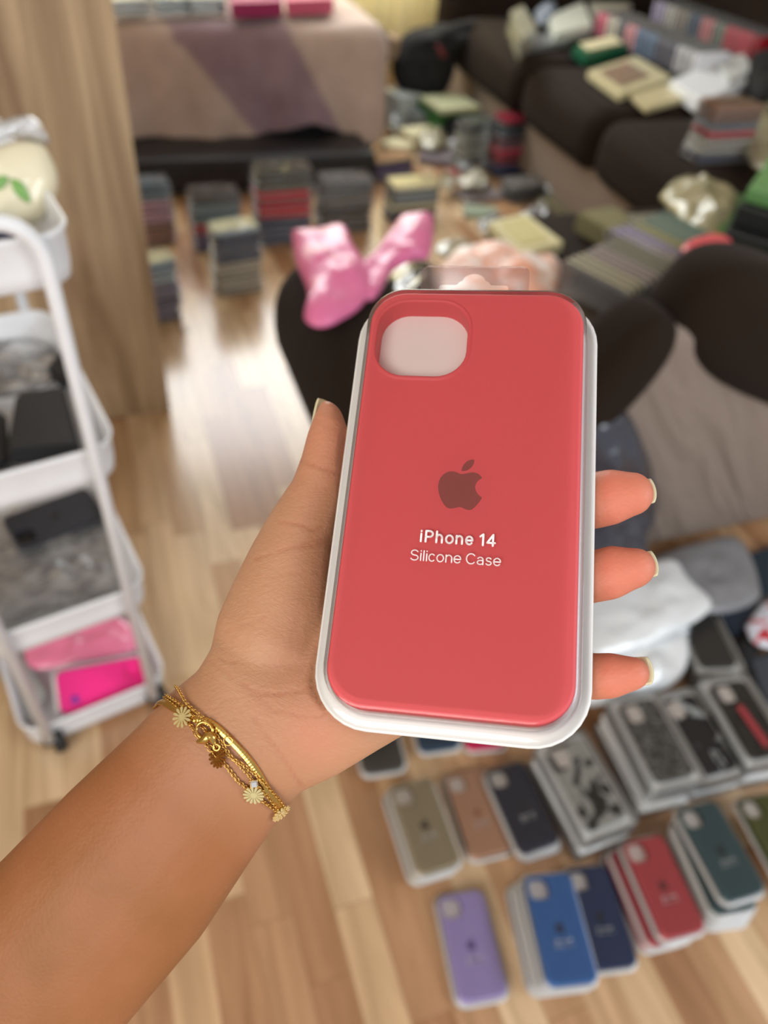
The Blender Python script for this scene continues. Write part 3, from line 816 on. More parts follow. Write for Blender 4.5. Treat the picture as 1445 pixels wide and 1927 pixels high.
# clear boxes with printed cases
def boxmesh(hx, hy, h0, h1, r):
    bm = bmesh.new()
    loft(bm, [[bm.verts.new((x, y, z)) for x, y in rr(hx - o, hy - o, r, 5)] for o, z in ((0.001, h0), (0, h0 + 0.001), (0, h1 - 0.001), (0.001, h1))])
    me = bpy.data.meshes.new('box_part'); bm.to_mesh(me); bm.free(); return me
BX = dict(box=boxmesh(0.05, 0.088, 0, 0.021, 0.003), frame=boxmesh(0.0485, 0.0865, 0.001, 0.008, 0.004), case=boxmesh(0.037, 0.074, 0.008, 0.0195, 0.012), lens=boxmesh(0.014, 0.016, 0.0195, 0.0205, 0.008))
BTH = 0.0214
def boxed(bottom, top, n, mat, name_label, group, lens=True):
    a, b = at(bottom[0], bottom[1], BTH * n), at(top[0], top[1], BTH * n)
    c = (a + b) / 2
    for i in range(n):
        c2 = Vector((c.x + random.uniform(-.003, .003), c.y + random.uniform(-.003, .003), i * BTH))
        lab = 'boxed phone case, %s of %s' % (ORD[n - 1 - i], name_label)
        r_ = empty('boxed_phone_case', c2, lab, 'phone case', group)
        r_.matrix_world = frame(c2, b - a)
        local_child('insert_tray', BX['frame'], plain('white_insert', srgb(236, 238, 238), 0.5), r_)
        local_child('printed_case', BX['case'], mat, r_)
        if lens and i == n - 1: local_child('camera_opening', BX['lens'], M_card, r_, (-0.017, 0.05, 0))
        if i >= n - 2 or i == 0: local_child('clear_box', BX['box'], M_clear, r_)
m1 = pattern_mat('black_brush_print', srgb(40, 42, 44), srgb(196, 198, 194), 16, 2.0, 0.42, 0.47)
m2 = pattern_mat('grey_swirl_print', srgb(58, 60, 62), srgb(150, 150, 148), 40, 4.0, 0.45, 0.6)
m3 = pattern_mat('white_script_print', srgb(34, 36, 48), srgb(210, 216, 220), 26, 1.0, 0.60, 0.62)
m4 = pattern_mat('charcoal_case', srgb(44, 44, 46), srgb(62, 62, 62), 20, 1.0)
boxed((1150, 1550), (1062, 1396), 4, m1, 'the black brushstroke stack', 'boxed cases with brushstroke picture')
boxed((1285, 1480), (1192, 1308), 5, m2, 'the grey swirl stack', 'boxed cases with swirl pattern')
boxed((1368, 1462), (1268, 1296), 4, m3, 'the white script stack', 'boxed cases with white script')
boxed((1462, 1432), (1362, 1268), 5, m4, 'the charcoal stack', 'boxed charcoal cases')
slab('red_stripe_band', [(1385, 1330), (1396, 1325), (1450, 1400), (1440, 1408)], BTH * 5 + 0.0015, 0.001, plain('red_print', srgb(150, 50, 56), 0.5), 'narrow red strip on the topmost charcoal boxed case', 'strip', r=0.0002)
boxed((1352, 1240), (1308, 1148), 3, plain('dark_window_case', srgb(74, 74, 76), 0.4), 'the small stack right of the white sleeves', 'boxed dark cases by the white sleeves', lens=False)

# white sleeves, grey mailers
M_wsleeve = clear('milky_sleeve', rough=0.22, amount=0.12, milky=0.9, milk=(0.9, 0.93, 0.96, 1), bump=0.4, bscale=30)
M_gmail = plain('grey_poly', srgb(128, 128, 132), 0.3, bump=0.3, scale=25)
puffy('grey_mailer', [(1200, 1060), (1290, 1025), (1390, 1010), (1432, 1100), (1420, 1140), (1330, 1160), (1240, 1130)], fz(0.06), 0.02, M_gmail, 'grey plastic mailer on the floor under the taupe sofa back', 'mailer bag', rough=0.4)
puffy('white_sleeve_bag', [(1090, 1110), (1180, 1075), (1265, 1050), (1300, 1090), (1345, 1140), (1280, 1190), (1180, 1230), (1100, 1230)], fz(0.10), 0.02, M_wsleeve, 'flat milky white sleeve on top of the white pile, behind the ring finger', 'plastic sleeves', rough=0.35)
puffy('white_sleeve_bag', [(1080, 1230), (1180, 1200), (1275, 1170), (1300, 1230), (1270, 1290), (1180, 1320), (1080, 1330)], fz(0.055), 0.03, M_wsleeve, 'crumpled milky white sleeve below the flat white one, at the little end of the pile', 'plastic sleeves', rough=0.5, seed=4)
slab('sleeve_bundle', [(1085, 1150), (1240, 1075), (1310, 1190), (1150, 1260)], 0.075, 0.07, plain('white_bundle', srgb(236, 240, 244), 0.45), 'thick bundle of white sleeves carrying the flat milky one', 'plastic sleeves', r=0.012)
puffy('dark_poly_bag', [(1095, 800), (1130, 755), (1180, 770), (1225, 880), (1232, 960), (1210, 1010), (1215, 1080), (1180, 1135), (1095, 1150)], vert_plane(Vector((0.86, 0.79, 0.15)), (0.1, -1, 0.25)), 0.035, clear('smoky_poly', tint=(0.35, 0.36, 0.42, 1), rough=0.2, amount=0.05, milky=0.75, milk=srgb(62, 62, 72), bump=0.5, bscale=25), 'smoky grey plastic bag leaning against the sofa back beside the fingers', 'bag', rough=0.4)
slab('dark_box', [(1380, 1050), (1500, 1010), (1540, 1080), (1420, 1130)], 0.05, 0.05, plain('deep_teal_card', srgb(24, 44, 56), 0.4), 'dark teal box by the right edge under the taupe sofa', 'box')
slab('dark_box', [(1345, 1150), (1425, 1120), (1455, 1160), (1380, 1195)], 0.06, 0.05, plain('blue_black_card', srgb(18, 34, 52), 0.4), 'blue black box behind the small stack of dark boxed cases', 'box')
puffy('red_white_packet', [(1400, 1180), (1440, 1130), (1480, 1150), (1480, 1220), (1420, 1215)], fz(0.07), 0.015, pattern_mat('red_white_print', srgb(190, 50, 60), srgb(214, 218, 230), 30, 1.0, 0.4, 0.5), 'red and white crumpled packet by the right edge', 'packet', rough=0.4)
puffy('black_pouch', [(1370, 1225), (1400, 1190), (1430, 1200), (1425, 1235), (1395, 1255)], fz(0.04), 0.02, M_blackcloth, 'small black pouch right of the dark boxed cases', 'pouch', rough=0.4)
slab('dark_box', [(1410, 1240), (1520, 1200), (1560, 1290), (1440, 1330)], 0.05, 0.05, plain('slate_card', srgb(60, 64, 72), 0.5), 'slate box at the right edge above the charcoal boxed cases', 'box')

# ---------------------------------------------------------------- stacks on the floor in front of the daybed
beige = ((196, 184, 160), 'cream'); grey = ((92, 92, 104), 'slate grey'); silver = ((176, 190, 196), 'silvery'); lil = ((150, 140, 160), 'greyish lilac'); dkb = ((86, 76, 64), 'dark taupe'); red = ((196, 44, 52), 'red')
stack((412, 562), (497, 547), 434, [beige, beige, beige, grey, grey, grey, silver], 'cream and slate stack', 'packages of the cream and slate stack')
stack((262, 618), (345, 600), 490, [lil, lil, lil, silver, silver], 'silvery stack beside the oak cabinet', 'packages of the silvery stack')
stack((370, 480), (462, 470), 368, [((100, 84, 130), 'violet'), ((100, 84, 130), 'violet'), ((190, 36, 60), 'crimson'), ((96, 116, 110), 'grey green'), ((120, 134, 136), 'pale grey'), dkb, dkb], 'violet and green stack', 'packages of the violet and green stack')
stack((482, 468), (592, 458), 328, [((86, 88, 108), 'slate blue'), ((86, 88, 108), 'slate blue'), red, red, red, ((92, 88, 68), 'olive brown'), ((92, 88, 68), 'olive brown')], 'tall red stack', 'packages of the red stack')
stack((604, 445), (702, 436), 345, [dkb, dkb, ((110, 104, 96), 'brown grey'), ((120, 118, 116), 'smoky')], 'dark taupe stack', 'packages of the dark taupe stack')
stack((578, 360), (672, 352), 290, [((80, 82, 84), 'dark'), ((184, 176, 164), 'pale'), ((170, 164, 152), 'pale')], 'pale stack under the blanket', 'packages of the pale stack')
stack((245, 470), (335, 460), 350, [((170, 120, 100), 'orange pink'), ((190, 140, 150), 'pink'), ((110, 124, 132), 'blue grey')], 'pink stack by the cabinet', 'packages of the pink and blue grey stack')
stack((705, 345), (780, 335), 296, [((90, 70, 110), 'purple'), ((90, 70, 110), 'purple'), ((222, 184, 140), 'peach')], 'purple and peach stack', 'packages of the purple and peach stack')
stack((728, 425), (830, 415), 345, [((70, 64, 54), 'brown'), ((200, 190, 150), 'cream'), ((170, 174, 172), 'silvery'), ((220, 210, 170), 'cream')], 'cream and silver stack', 'packages of the cream and silver stack')
stack((925, 338), (1008, 328), 222, [((44, 54, 110), 'royal blue'), ((140, 40, 56), 'wine red'), ((212, 26, 76), 'hot pink'), ((212, 26, 76), 'hot pink'), ((130, 90, 100), 'mauve'), ((50, 62, 84), 'navy'), ((70, 84, 90), 'blue grey'), ((170, 30, 60), 'crimson')], 'pink and navy stack', 'packages of the pink and navy stack')
stack((868, 335), (918, 322), 230, [((120, 122, 104), 'clear'), ((150, 150, 130), 'pale'), ((110, 112, 100), 'greyish')], 'greenish clear stack', 'packages of the clear stack')
stack((948, 388), (1048, 376), 352, [((90, 90, 92), 'dark grey'), ((150, 146, 140), 'pale grey')], 'low grey pile', 'packages of the low grey pile')
# mixed clutter further back
def crate(px, py, ztop, s, th, yaw, mat, label, name='box', cat='box', r=0.004):
    c = at(px, py, ztop)
    bm = bmesh.new(); rbox(bm, (0, 0, -th / 2), (s[0], s[1], th), r, 2, Matrix.Translation(c) @ Matrix.Rotation(math.radians(yaw), 4, 'Z'))
    return tag(bmo(name, bm, mat, smooth=False), label, cat)
c_dg = plain('deep_green_card', srgb(44, 96, 40), 0.45); c_bk = M_black; c_cr = plain('cream_card', srgb(216, 206, 168), 0.5); c_gy = plain('mid_grey_card', srgb(110, 112, 114), 0.4)
c_sv = plain('silver_card', srgb(176, 180, 176), 0.3); c_wh = plain('white_card', srgb(222, 224, 228), 0.5); c_gn = plain('bright_green_card', srgb(64, 112, 44), 0.45)
crate(758, 172, 0.16, (0.14, 0.14), 0.16, 20, c_sv, 'silver grey box behind the blanket corner, nearest the black bag')
crate(796, 208, 0.10, (0.13, 0.12), 0.10, -15, c_gy, 'dark grey box in the clutter behind the blanket')
crate(790, 244, 0.07, (0.17, 0.11), 0.07, 10, c_cr, 'cream box in the clutter below the dark grey one')
crate(748, 268, 0.05, (0.11, 0.12), 0.05, 30, c_cr, 'small cream box touching the blanket side')
crate(848, 190, 0.17, (0.22, 0.2), 0.022, 8, plain('pale_lid', srgb(176, 176, 140), 0.4), 'pale green lid on the green box')
crate(845, 194, 0.147, (0.23, 0.21), 0.145, 8, c_dg, 'green box with a black front behind the clear stack')
crate(866, 222, 0.12, (0.15, 0.04), 0.11, 8, c_bk, 'black panel box leaning against the green box')
crate(868, 268, 0.05, (0.1, 0.1), 0.05, 12, c_wh, 'small white box before the black panel')
crate(830, 292, 0.03, (0.2, 0.12), 0.03, -25, plain('mauve_grey_card', srgb(110, 98, 104), 0.5), 'mauve grey packet on the floor amid the clutter', 'packet', 'packet')
crate(862, 320, 0.03, (0.12, 0.08), 0.03, 25, plain('dull_red_card', srgb(150, 84, 78), 0.5), 'dull red packet on the floor left of the clear stack', 'packet', 'packet')
crate(900, 362, 0.02, (0.2, 0.12), 0.02, 10, plain('taupe_card', srgb(128, 118, 116), 0.5), 'flat taupe packet on the floor below the clear stack', 'packet', 'packet')
crate(905, 395, 0.02, (0.14, 0.10), 0.02, -20, plain('sage_card', srgb(140, 150, 128), 0.5), 'flat sage packet on the floor beside the parquet gap', 'packet', 'packet')
crate(1062, 385, 0.04, (0.12, 0.2), 0.04, 15, clear('cloudy_pack', rough=0.15, amount=0.05, milky=0.7, milk=srgb(140, 134, 104)), 'cloudy clear pack against the taupe sofa base', 'packet', 'packet')
M_cl1 = clear('yellowish_clutter_film', rough=0.12, amount=0.12, milky=0.55, milk=srgb(196, 186, 150), bump=0.8, bscale=30)
M_cl2 = clear('greyish_clutter_film', rough=0.1, amount=0.15, milky=0.5, milk=srgb(120, 122, 124), bump=0.8, bscale=30)
for k_, (px_, py_, w_, h_, m_, lab_) in enumerate((
    (742, 232, 16, 18, M_cl2, 'grey crumpled film beside the blanket corner'),
    (815, 262, 30, 20, M_cl1, 'yellowish crumpled film before the green box'),
    (880, 300, 26, 22, M_cl2, 'grey crumpled film left of the greenish stack'),
    (842, 345, 18, 12, M_cl1, 'small yellowish film scrap on bare floor'),
    (890, 340, 30, 16, M_cl1, 'flat yellowish film below the greenish stack'),
    (1010, 405, 34, 16, M_cl2, 'grey crumpled film above the pale yellow box'),
    (1085, 430, 30, 20, M_cl1, 'yellowish film lump at the taupe sofa base'),
    (925, 425, 30, 14, M_cl2, 'grey film scrap left of the pale yellow box'),
    (860, 470, 44, 18, M_cl1, 'yellowish film sheet beside the pink bag'),
    (1050, 350, 30, 18, M_cl2, 'grey crumpled film right of the low grey pile'))):
    zz = 0.05 if py_ < 440 else 0.47
    puffy('film_scrap', [(px_ - w_, py_ - h_ * 0.3), (px_ - w_ * 0.2, py_ - h_), (px_ + w_ * 0.7, py_ - h_ * 0.7), (px_ + w_, py_ + h_ * 0.4), (px_ + w_ * 0.1, py_ + h_), (px_ - w_ * 0.8, py_ + h_ * 0.6)], fz(zz), 0.03 if py_ < 440 else 0.015, m_, lab_, 'plastic film', rough=0.8, freq=26, seed=k_)
# black bag by the curtain
bp = vert_plane(Vector((1.55, 3.75, 0.2)), (0, -1, 0.2))
root = puffy('black_bag', [(734, 112), (758, 62), (800, 46), (846, 44), (856, 100), (846, 160), (815, 192), (765, 184), (738, 150)], bp, 0.12, M_blackcloth, 'slouching black bag standing by the curtain between daybed and sofa', 'bag', rough=0.3, freq=6)
puffy('flap', [(770, 64), (820, 40), (876, 28), (894, 58), (856, 86), (800, 100)], lambda x, y: bp(x, y) + Vector((0, -0.08, 0)), 0.06, M_blackcloth, parent=root, rough=0.3)
puffy('strap', [(798, 66), (806, 68), (818, 88), (812, 92), (804, 84)], lambda x, y: bp(x, y) + Vector((0, -0.15, 0)), 0.006, plain('dull_red_strap', srgb(110, 40, 40), 0.7), parent=root)
puffy('shopping_bag', [(710, 80), (722, 62), (750, 66), (752, 100), (736, 118), (718, 110)], bp, 0.05, plain('tan_paper', srgb(150, 124, 96), 0.7), 'tan paper bag squeezed between the daybed and the black bag', 'bag')

# daybed top
stack((215, 34), (285, 30), 10, [((200, 204, 204), 'white')], 'white pile on the daybed', 'white packages on the daybed', z0=0.545, n=3)
stack((300, 30), (362, 27), 8, [((170, 186, 190), 'silvery')], 'silvery pile on the daybed', 'silvery packages on the daybed', z0=0.545, n=3)
stack((366, 29), (425, 27), 8, [((186, 196, 198), 'glossy silver')], 'glossy pile beside the magenta box', 'glossy packages on the daybed', z0=0.545, n=3)
slab('folded_pouch', [(430, -20), (528, -24), (532, 2), (436, 6)], 0.60, 0.05, plain('magenta_cloth', srgb(150, 26, 84), 0.6), 'magenta box standing on the blanket at the top', 'box')
slab('folded_pouch', [(536, -24), (622, -28), (628, -2), (540, 2)], 0.60, 0.05, plain('rose_cloth', srgb(196, 84, 112), 0.6), 'rose pink box beside the magenta one on the blanket', 'box')

# ---------------------------------------------------------------- on the long sofa
ZS = 0.452
def row_standing(p0, p1, z0, cols, where, group, lean=0.12, k=1.3):
    sp = 0.0195 * k
    a, b = at(p0[0], p0[1], z0), at(p1[0], p1[1], z0)
    d = (b - a); L = d.length; d.normalize()
    n = int(L / sp)
    perp = Vector((-d.y, d.x, 0))
    for i in range(n):
        rgb, cn = cols[min(len(cols) - 1, int(i * len(cols) / n))]
        zdir = (d + Vector((0, 0, lean))).normalized()
        c = a + d * (i * sp) + Vector((0, 0, 0.0435 * k)) + perp * random.uniform(-0.004, 0.004)
        package(frame(c, perp, zdir) @ Matrix.Scale(k, 4), rgb, '%s package, %s from the far end of the %s' % (cn, NTH[i], where), group, full=False, cover=False, tray=M_edge)
row_standing((1142, 72), (1335, 158), ZS, [((224, 84, 120), 'pink'), ((214, 204, 190), 'cream'), ((52, 70, 84), 'dark teal'), ((224, 150, 160), 'light pink'), ((96, 124, 160), 'steel blue'), ((96, 124, 160), 'steel blue'), ((86, 84, 104), 'violet grey'), ((86, 84, 104), 'violet grey'), ((210, 210, 216), 'white'), ((220, 220, 226), 'white')], 'front row on the sofa', 'front row of standing packages')
row_standing((1244, 48), (1446, 122), ZS, [((190, 180, 214), 'pale lilac'), ((200, 196, 190), 'cream'), ((160, 150, 140), 'taupe'), ((96, 108, 124), 'slate'), ((214, 140, 142), 'dusty pink'), ((140, 146, 134), 'grey green'), ((210, 90, 100), 'coral'), ((214, 84, 96), 'coral'), ((170, 24, 40), 'dark red')], 'back row on the sofa', 'back row of standing packages')
slab('green_box', [(1078, 86), (1158, 66), (1186, 84), (1104, 106)], ZS + 0.04, 0.04, plain('bottle_green_card', srgb(14, 84, 56), 0.4), 'bottle green flat box on the long sofa', 'box')
slab('cream_packet', [(1090, 80), (1155, 66), (1172, 80), (1108, 94)], ZS + 0.048, 0.006, c_cr, 'cream card lying on the bottle green box', 'packet')
slab('cream_box', [(1106, 132), (1196, 104), (1264, 144), (1168, 176)], ZS + 0.03, 0.03, plain('ivory_card', srgb(206, 196, 156), 0.35, coat=0.5), 'wide ivory flat box near the front edge of the long sofa', 'box')
slab('cream_box', [(1188, 178), (1258, 156), (1296, 182), (1218, 204)], ZS + 0.022, 0.02, plain('sand_card', srgb(190, 178, 140), 0.4), 'small sand coloured flat box at the very edge of the long sofa', 'box')
slab('picture_card', [(1128, 134), (1180, 116), (1222, 140), (1168, 160)], ZS + 0.036, 0.004, plain('brown_picture', srgb(140, 112, 92), 0.3, coat=0.6), 'brownish picture card on the wide ivory box', 'card')
slab('white_box', [(1262, 150), (1340, 118), (1410, 150), (1322, 190)], ZS + 0.05, 0.05, c_wh, 'white box in front of the standing rows on the long sofa', 'box')
slab('white_box', [(1340, 110), (1400, 100), (1420, 130), (1372, 150)], ZS + 0.07, 0.02, plain('striped_white', srgb(196, 198, 196), 0.5), 'white striped flat box leaning on the white one', 'box')
slab('white_box', [(1030, 30), (1098, 2), (1116, 46), (1046, 64)], ZS + 0.06, 0.04, plain('offwhite_box', srgb(206, 208, 196), 0.4, coat=0.3), 'off white box at the far end of the long sofa', 'box')
slab('white_box', [(1106, 0), (1160, -20), (1190, 10), (1130, 30)], ZS + 0.05, 0.04, plain('greyish_box', srgb(180, 176, 160), 0.4), 'greyish box behind the off white one on the long sofa', 'box')
slab('grey_box', [(985, 66), (1062, 58), (1072, 78), (1000, 90)], ZS + 0.02, 0.02, c_gy, 'grey flat packet under the off white box', 'box')
slab('clear_tub', [(960, 20), (985, 8), (1010, 50), (982, 76)], ZS + 0.10, 0.08, clear('cloudy_tub', rough=0.12, amount=0.1, milky=0.5, milk=srgb(200, 196, 170)), 'cloudy clear tub at the corner of the long sofa by its arm', 'tub')
puffy('navy_pouch', [(1004, 26), (1036, 10), (1048, 24), (1036, 44), (1012, 48)], fz(ZS + 0.04), 0.04, plain('grey_blue_film', srgb(130, 138, 152), 0.3, bump=0.3), 'grey blue crumpled pouch at the far end of the long sofa', 'pouch')
puffy('black_pouch', [(1392, 150), (1405, 115), (1440, 104), (1462, 112), (1470, 185), (1420, 190)], fz(ZS + 0.03), 0.06, M_blackcloth, 'black crumpled cloth pouch at the right edge of the long sofa', 'pouch')
stack((1302, 312), (1420, 306), 205, [((60, 66, 90), 'dark blue'), ((150, 148, 140), 'stone'), ((160, 156, 146), 'stone'), ((206, 84, 90), 'coral'), ((110, 110, 116), 'grey'), ((150, 116, 98), 'brown'), ((170, 130, 110), 'tan')], 'leaning stack on the sofa', 'packages of the sofa stack', z0=ZS)
puffy('clear_wrap', [(1400, 290), (1395, 240), (1420, 205), (1480, 195), (1480, 330), (1425, 325)], fz(ZS + 0.04), 0.04, clear('yellowish_wrap', rough=0.15, amount=0.12, milky=0.4, milk=srgb(206, 196, 150), bump=0.7, bscale=30), 'crumpled yellowish clear wrap right of the leaning sofa stack', 'plastic film', rough=0.5)

def yawbox(name, c, s, yaw, mat, label):
    bm = bmesh.new(); rbox(bm, (0, 0, 0), s, 0.004, 2, Matrix.Translation(c) @ Matrix.Rotation(math.radians(yaw), 4, 'Z'))
    return tag(bmo(name, bm, mat, smooth=False), label, 'box')
# ---------------------------------------------------------------- on the nearer sofa
M_pink = plain('pink_poly', srgb(220, 112, 156), 0.42, bump=0.4, scale=30, var=0.15, coat=0.2)
bag = puffy('pink_bag', [(545, 440), (600, 430), (648, 424), (668, 470), (705, 525), (690, 570), (640, 612), (600, 624), (570, 608), (578, 556), (556, 500)], fz(0.62), 0.03, M_pink, 'bright pink crumpled plastic bag lying over the left arm of the nearer sofa', 'bag', rough=0.5, freq=14)
puffy('bag_end', [(650, 560), (662, 520), (705, 478), (750, 415), (780, 404), (816, 408), (812, 480), (780, 492), (735, 515), (700, 570)], fz(0.615), 0.025, M_pink, parent=bag, rough=0.5, freq=14)
puffy('black_plastic_bag', [(604, 700), (640, 610), (690, 560), (760, 496), (805, 488), (830, 540), (830, 640), (720, 700), (680, 780), (620, 790)], fz(0.50), 0.045, plain('glossy_black_film', srgb(24, 25, 24), 0.16, bump=0.8, scale=22, coat=0.6), 'shiny black plastic bag bulging under the pink bag', 'bag', rough=0.6, freq=20)
puffy('tissue_parcel', [(815, 520), (850, 480), (910, 466), (965, 476), (1000, 498), (1050, 488), (1056, 530), (1030, 590), (900, 600), (815, 580)], fz(0.48), 0.045, pattern_mat('peach_tissue', srgb(240, 176, 150), srgb(244, 228, 222), 12, 1.5, 0.4, 0.6), 'peach and white tissue parcel just above the held package', 'parcel', rough=0.4, freq=16)
slab('white_frame_box', [(918, 416), (990, 400), (1062, 455), (978, 478)], 0.475, 0.03, plain('pale_yellow_box', srgb(224, 216, 172), 0.35, coat=0.4), 'pale yellow square box on the seat above the tissue parcel', 'box')
slab('box_window', [(942, 420), (988, 410), (1032, 450), (980, 460)], 0.4775, 0.003, plain('yellow_tissue', srgb(206, 196, 140), 0.4), 'paler square sheet lying on the pale yellow box', 'paper')
slab('sleeve_stack', [(1086, 398), (1150, 386), (1290, 452), (1222, 478)], 0.50, 0.05, clear('olive_sleeves', rough=0.2, amount=0.08, milky=0.75, milk=srgb(150, 144, 108), bump=0.3), 'long pile of olive tinted clear sleeves on the nearer sofa', 'plastic sleeves')
slab('sleeve_stack', [(1180, 402), (1262, 398), (1330, 446), (1240, 462)], 0.515, 0.012, plain('grey_sheet', srgb(128, 124, 108), 0.35, coat=0.4), 'grey flat packet lying across the olive sleeves', 'packet')
puffy('clear_wrap', [(1236, 372), (1270, 342), (1330, 345), (1394, 378), (1385, 420), (1350, 455), (1290, 430), (1262, 400)], fz(0.54), 0.04, clear('cream_wrap', rough=0.14, amount=0.08, milky=0.7, milk=srgb(196, 186, 144), bump=0.8, bscale=30), 'crumpled cream clear wrap between the olive sleeves and the green boxes', 'plastic film', rough=0.7, freq=22)
puffy('coral_packet', [(1278, 470), (1300, 456), (1345, 446), (1380, 460), (1350, 478), (1296, 488)], fz(0.62), 0.018, plain('coral_film', srgb(216, 84, 92), 0.4), 'small coral packet tucked behind the brown back cushion', 'packet', rough=0.2)
puffy('clear_wrap', [(1130, 490), (1170, 462), (1230, 452), (1290, 466), (1272, 490), (1200, 500)], fz(0.50), 0.02, clear('lilac_wrap', rough=0.16, amount=0.08, milky=0.6, milk=srgb(150, 138, 140), bump=0.7, bscale=30), 'lilac tinted clear wrap lying on the standing packages', 'plastic film', rough=0.6)
puffy('dark_red_pouch', [(1040, 500), (1075, 490), (1095, 520), (1092, 560), (1060, 570), (1040, 550)], fz(0.47), 0.02, plain('maroon_film', srgb(92, 30, 24), 0.4), 'dark red pouch right of the tissue parcel', 'pouch')
yawbox('storage_box', (0.98, 1.17, 0.469), (0.36, 0.2, 0.055), 8, plain('taupe_box_card', srgb(96, 84, 72), 0.6), 'taupe flat box on the nearer sofa carrying the leaning packages')
row_standing((1104, 592), (1222, 530), 0.50, [((168, 160, 132), 'straw'), ((150, 136, 130), 'mauve'), ((120, 118, 96), 'olive'), ((160, 150, 140), 'stone')], 'row beside the held package', 'near row of packages on the nearer sofa', lean=0.45, k=1.1)
row_standing((1180, 530), (1290, 486), 0.50, [((150, 140, 172), 'lilac'), ((150, 146, 100), 'olive'), ((110, 130, 112), 'green grey'), ((92, 116, 100), 'green')], 'row by the brown cushion', 'second row of packages on the nearer sofa', lean=0.45, k=1.1)
# green boxes
yawbox('green_box', (1.50, 1.27, 0.505), (0.44, 0.30, 0.12), 42, c_gn, 'large green box, lowest of the green and black stack at the right edge')
yawbox('black_box', (1.53, 1.30, 0.582), (0.38, 0.25, 0.04), 42, c_bk, 'black flat box on the large green box')
yawbox('black_box', (1.545, 1.315, 0.626), (0.35, 0.23, 0.045), 40, plain('soft_black_card', srgb(22, 24, 24), 0.5), 'upper black flat box under the light green one')
yawbox('green_box', (1.555, 1.325, 0.666), (0.34, 0.22, 0.03), 40, plain('light_green_card', srgb(96, 144, 84), 0.4), 'light green flat box on top of the green and black stack')

# ---------------------------------------------------------------- held package
HM = Matrix.Translation(HC - HN * Z0) @ Matrix((HU, HV, HN)).transposed().to_4x4()
held = package(HM, (226, 92, 98), 'coral pink silicone phone case in a clear blister pack, held up in the hand', logo=(150, 72, 70), name='held_phone_case_package')
bm = bmesh.new()   # hang tab
def tabpts():
    o = rr(20.3, 9.5, 3.2, 6, -2.0, 84.3)
    return o
hole = [(-15.2, 81.5), (-15.2, 84.2)] + arc(-13.9, 84.2, 1.3, 1.3, 180, 90, 4) + [(-9.3, 85.5)] + arc(-9.3, 87.0, 1.5, 1.5, -90, -10, 4) + arc(-2.2, 86.9, 4.4, 3.6, 170, 10, 10) + arc(5.0, 87.0, 1.5, 1.5, 190, 270, 4) + [(9.5, 85.5)] + arc(9.5, 84.2, 1.3, 1.3, 90, 0, 4) + [(10.8, 81.5)]
hole = hole[::-1]
for n0, n1 in ((-12.5, -12.1),):
    A0, A1 = ringmm(bm, tabpts(), n0), ringmm(bm, tabpts(), n1)
    B0, B1 = ringmm(bm, hole, n0), ringmm(bm, hole, n1)
    bridge(bm, A0, A1); bridge(bm, B0, B1)
    ed = lambda r_: [bm.edges.get((r_[i], r_[(i + 1) % len(r_)])) for i in range(len(r_))]
    bmesh.ops.triangle_fill(bm, edges=ed(A0) + ed(B0), use_beauty=True)
    bmesh.ops.triangle_fill(bm, edges=ed(A1) + ed(B1), use_beauty=True)
bmesh.ops.recalc_face_normals(bm, faces=bm.faces)
me = bpy.data.meshes.new('hang_tab'); bm.to_mesh(me); bm.free()
local_child('hang_tab', me, clear('ribbed_clear_tab', rough=0.1, tint=(0.86, 0.8, 0.8, 1), amount=0.02, milky=0.05, milk=(0.75, 0.6, 0.6, 1), bump=0.06, bscale=200), held)

# ---------------------------------------------------------------- the hand
def P_(v):
    """px, py, kind: ('n', mm behind the case face) or ('d', camera depth)"""
    return athp(v[0], v[1], v[3]) if v[2] == 'n' else atd(v[0], v[1], v[3])
def loft_sections(bm, secs, nseg=24, cap=0.7, power=2.0):
    """sec: (left px, left py, right px, right py, 'n'|'d', value, half thickness m)"""
    C, W, T = [], [], []
    for s in secs:
        if s[4] == 'nn':
            L = P_((s[0], s[1], 'n', s[5][0])); R = P_((s[2], s[3], 'n', s[5][1]))
        else:
            L = P_((s[0], s[1], s[4], s[5])); R = P_((s[2], s[3], s[4], s[5]))
        C.append((L + R) / 2); W.append((R - L) / 2); T.append(s[6])
    rings = []
    N = len(secs)
    dirs = []
    for i in range(N):
        d = (C[min(i + 1, N - 1)] - C[max(i - 1, 0)]).normalized()
        dirs.append(d)
    def mk(c, w, th, d):
        t = d.cross(w).normalized() * th
        out = []
        for k in range(nseg):
            a = 2 * math.pi * k / nseg
            ca, sa = math.cos(a), math.sin(a)
            ca = math.copysign(abs(ca) ** (2 / power), ca); sa = math.copysign(abs(sa) ** (2 / power), sa)
            out.append(bm.verts.new(c + w * ca + t * sa))
        return out
    def capr(i, sgn):
        res = []
        rad = min(W[i].length, T[i]) * cap * 1.25
        for k in (1, 2, 3, 4):
            a = math.pi / 2 * k / 4.4
            res.append(mk(C[i] + dirs[i] * sgn * rad * math.sin(a), W[i] * math.cos(a), T[i] * math.cos(a), dirs[i]))
        return res
    rings = capr(0, -1)[::-1] + [mk(C[i], W[i], T[i], dirs[i]) for i in range(N)] + capr(N - 1, 1)
    loft(bm, rings)
    return C, dirs

hb = bmesh.new()
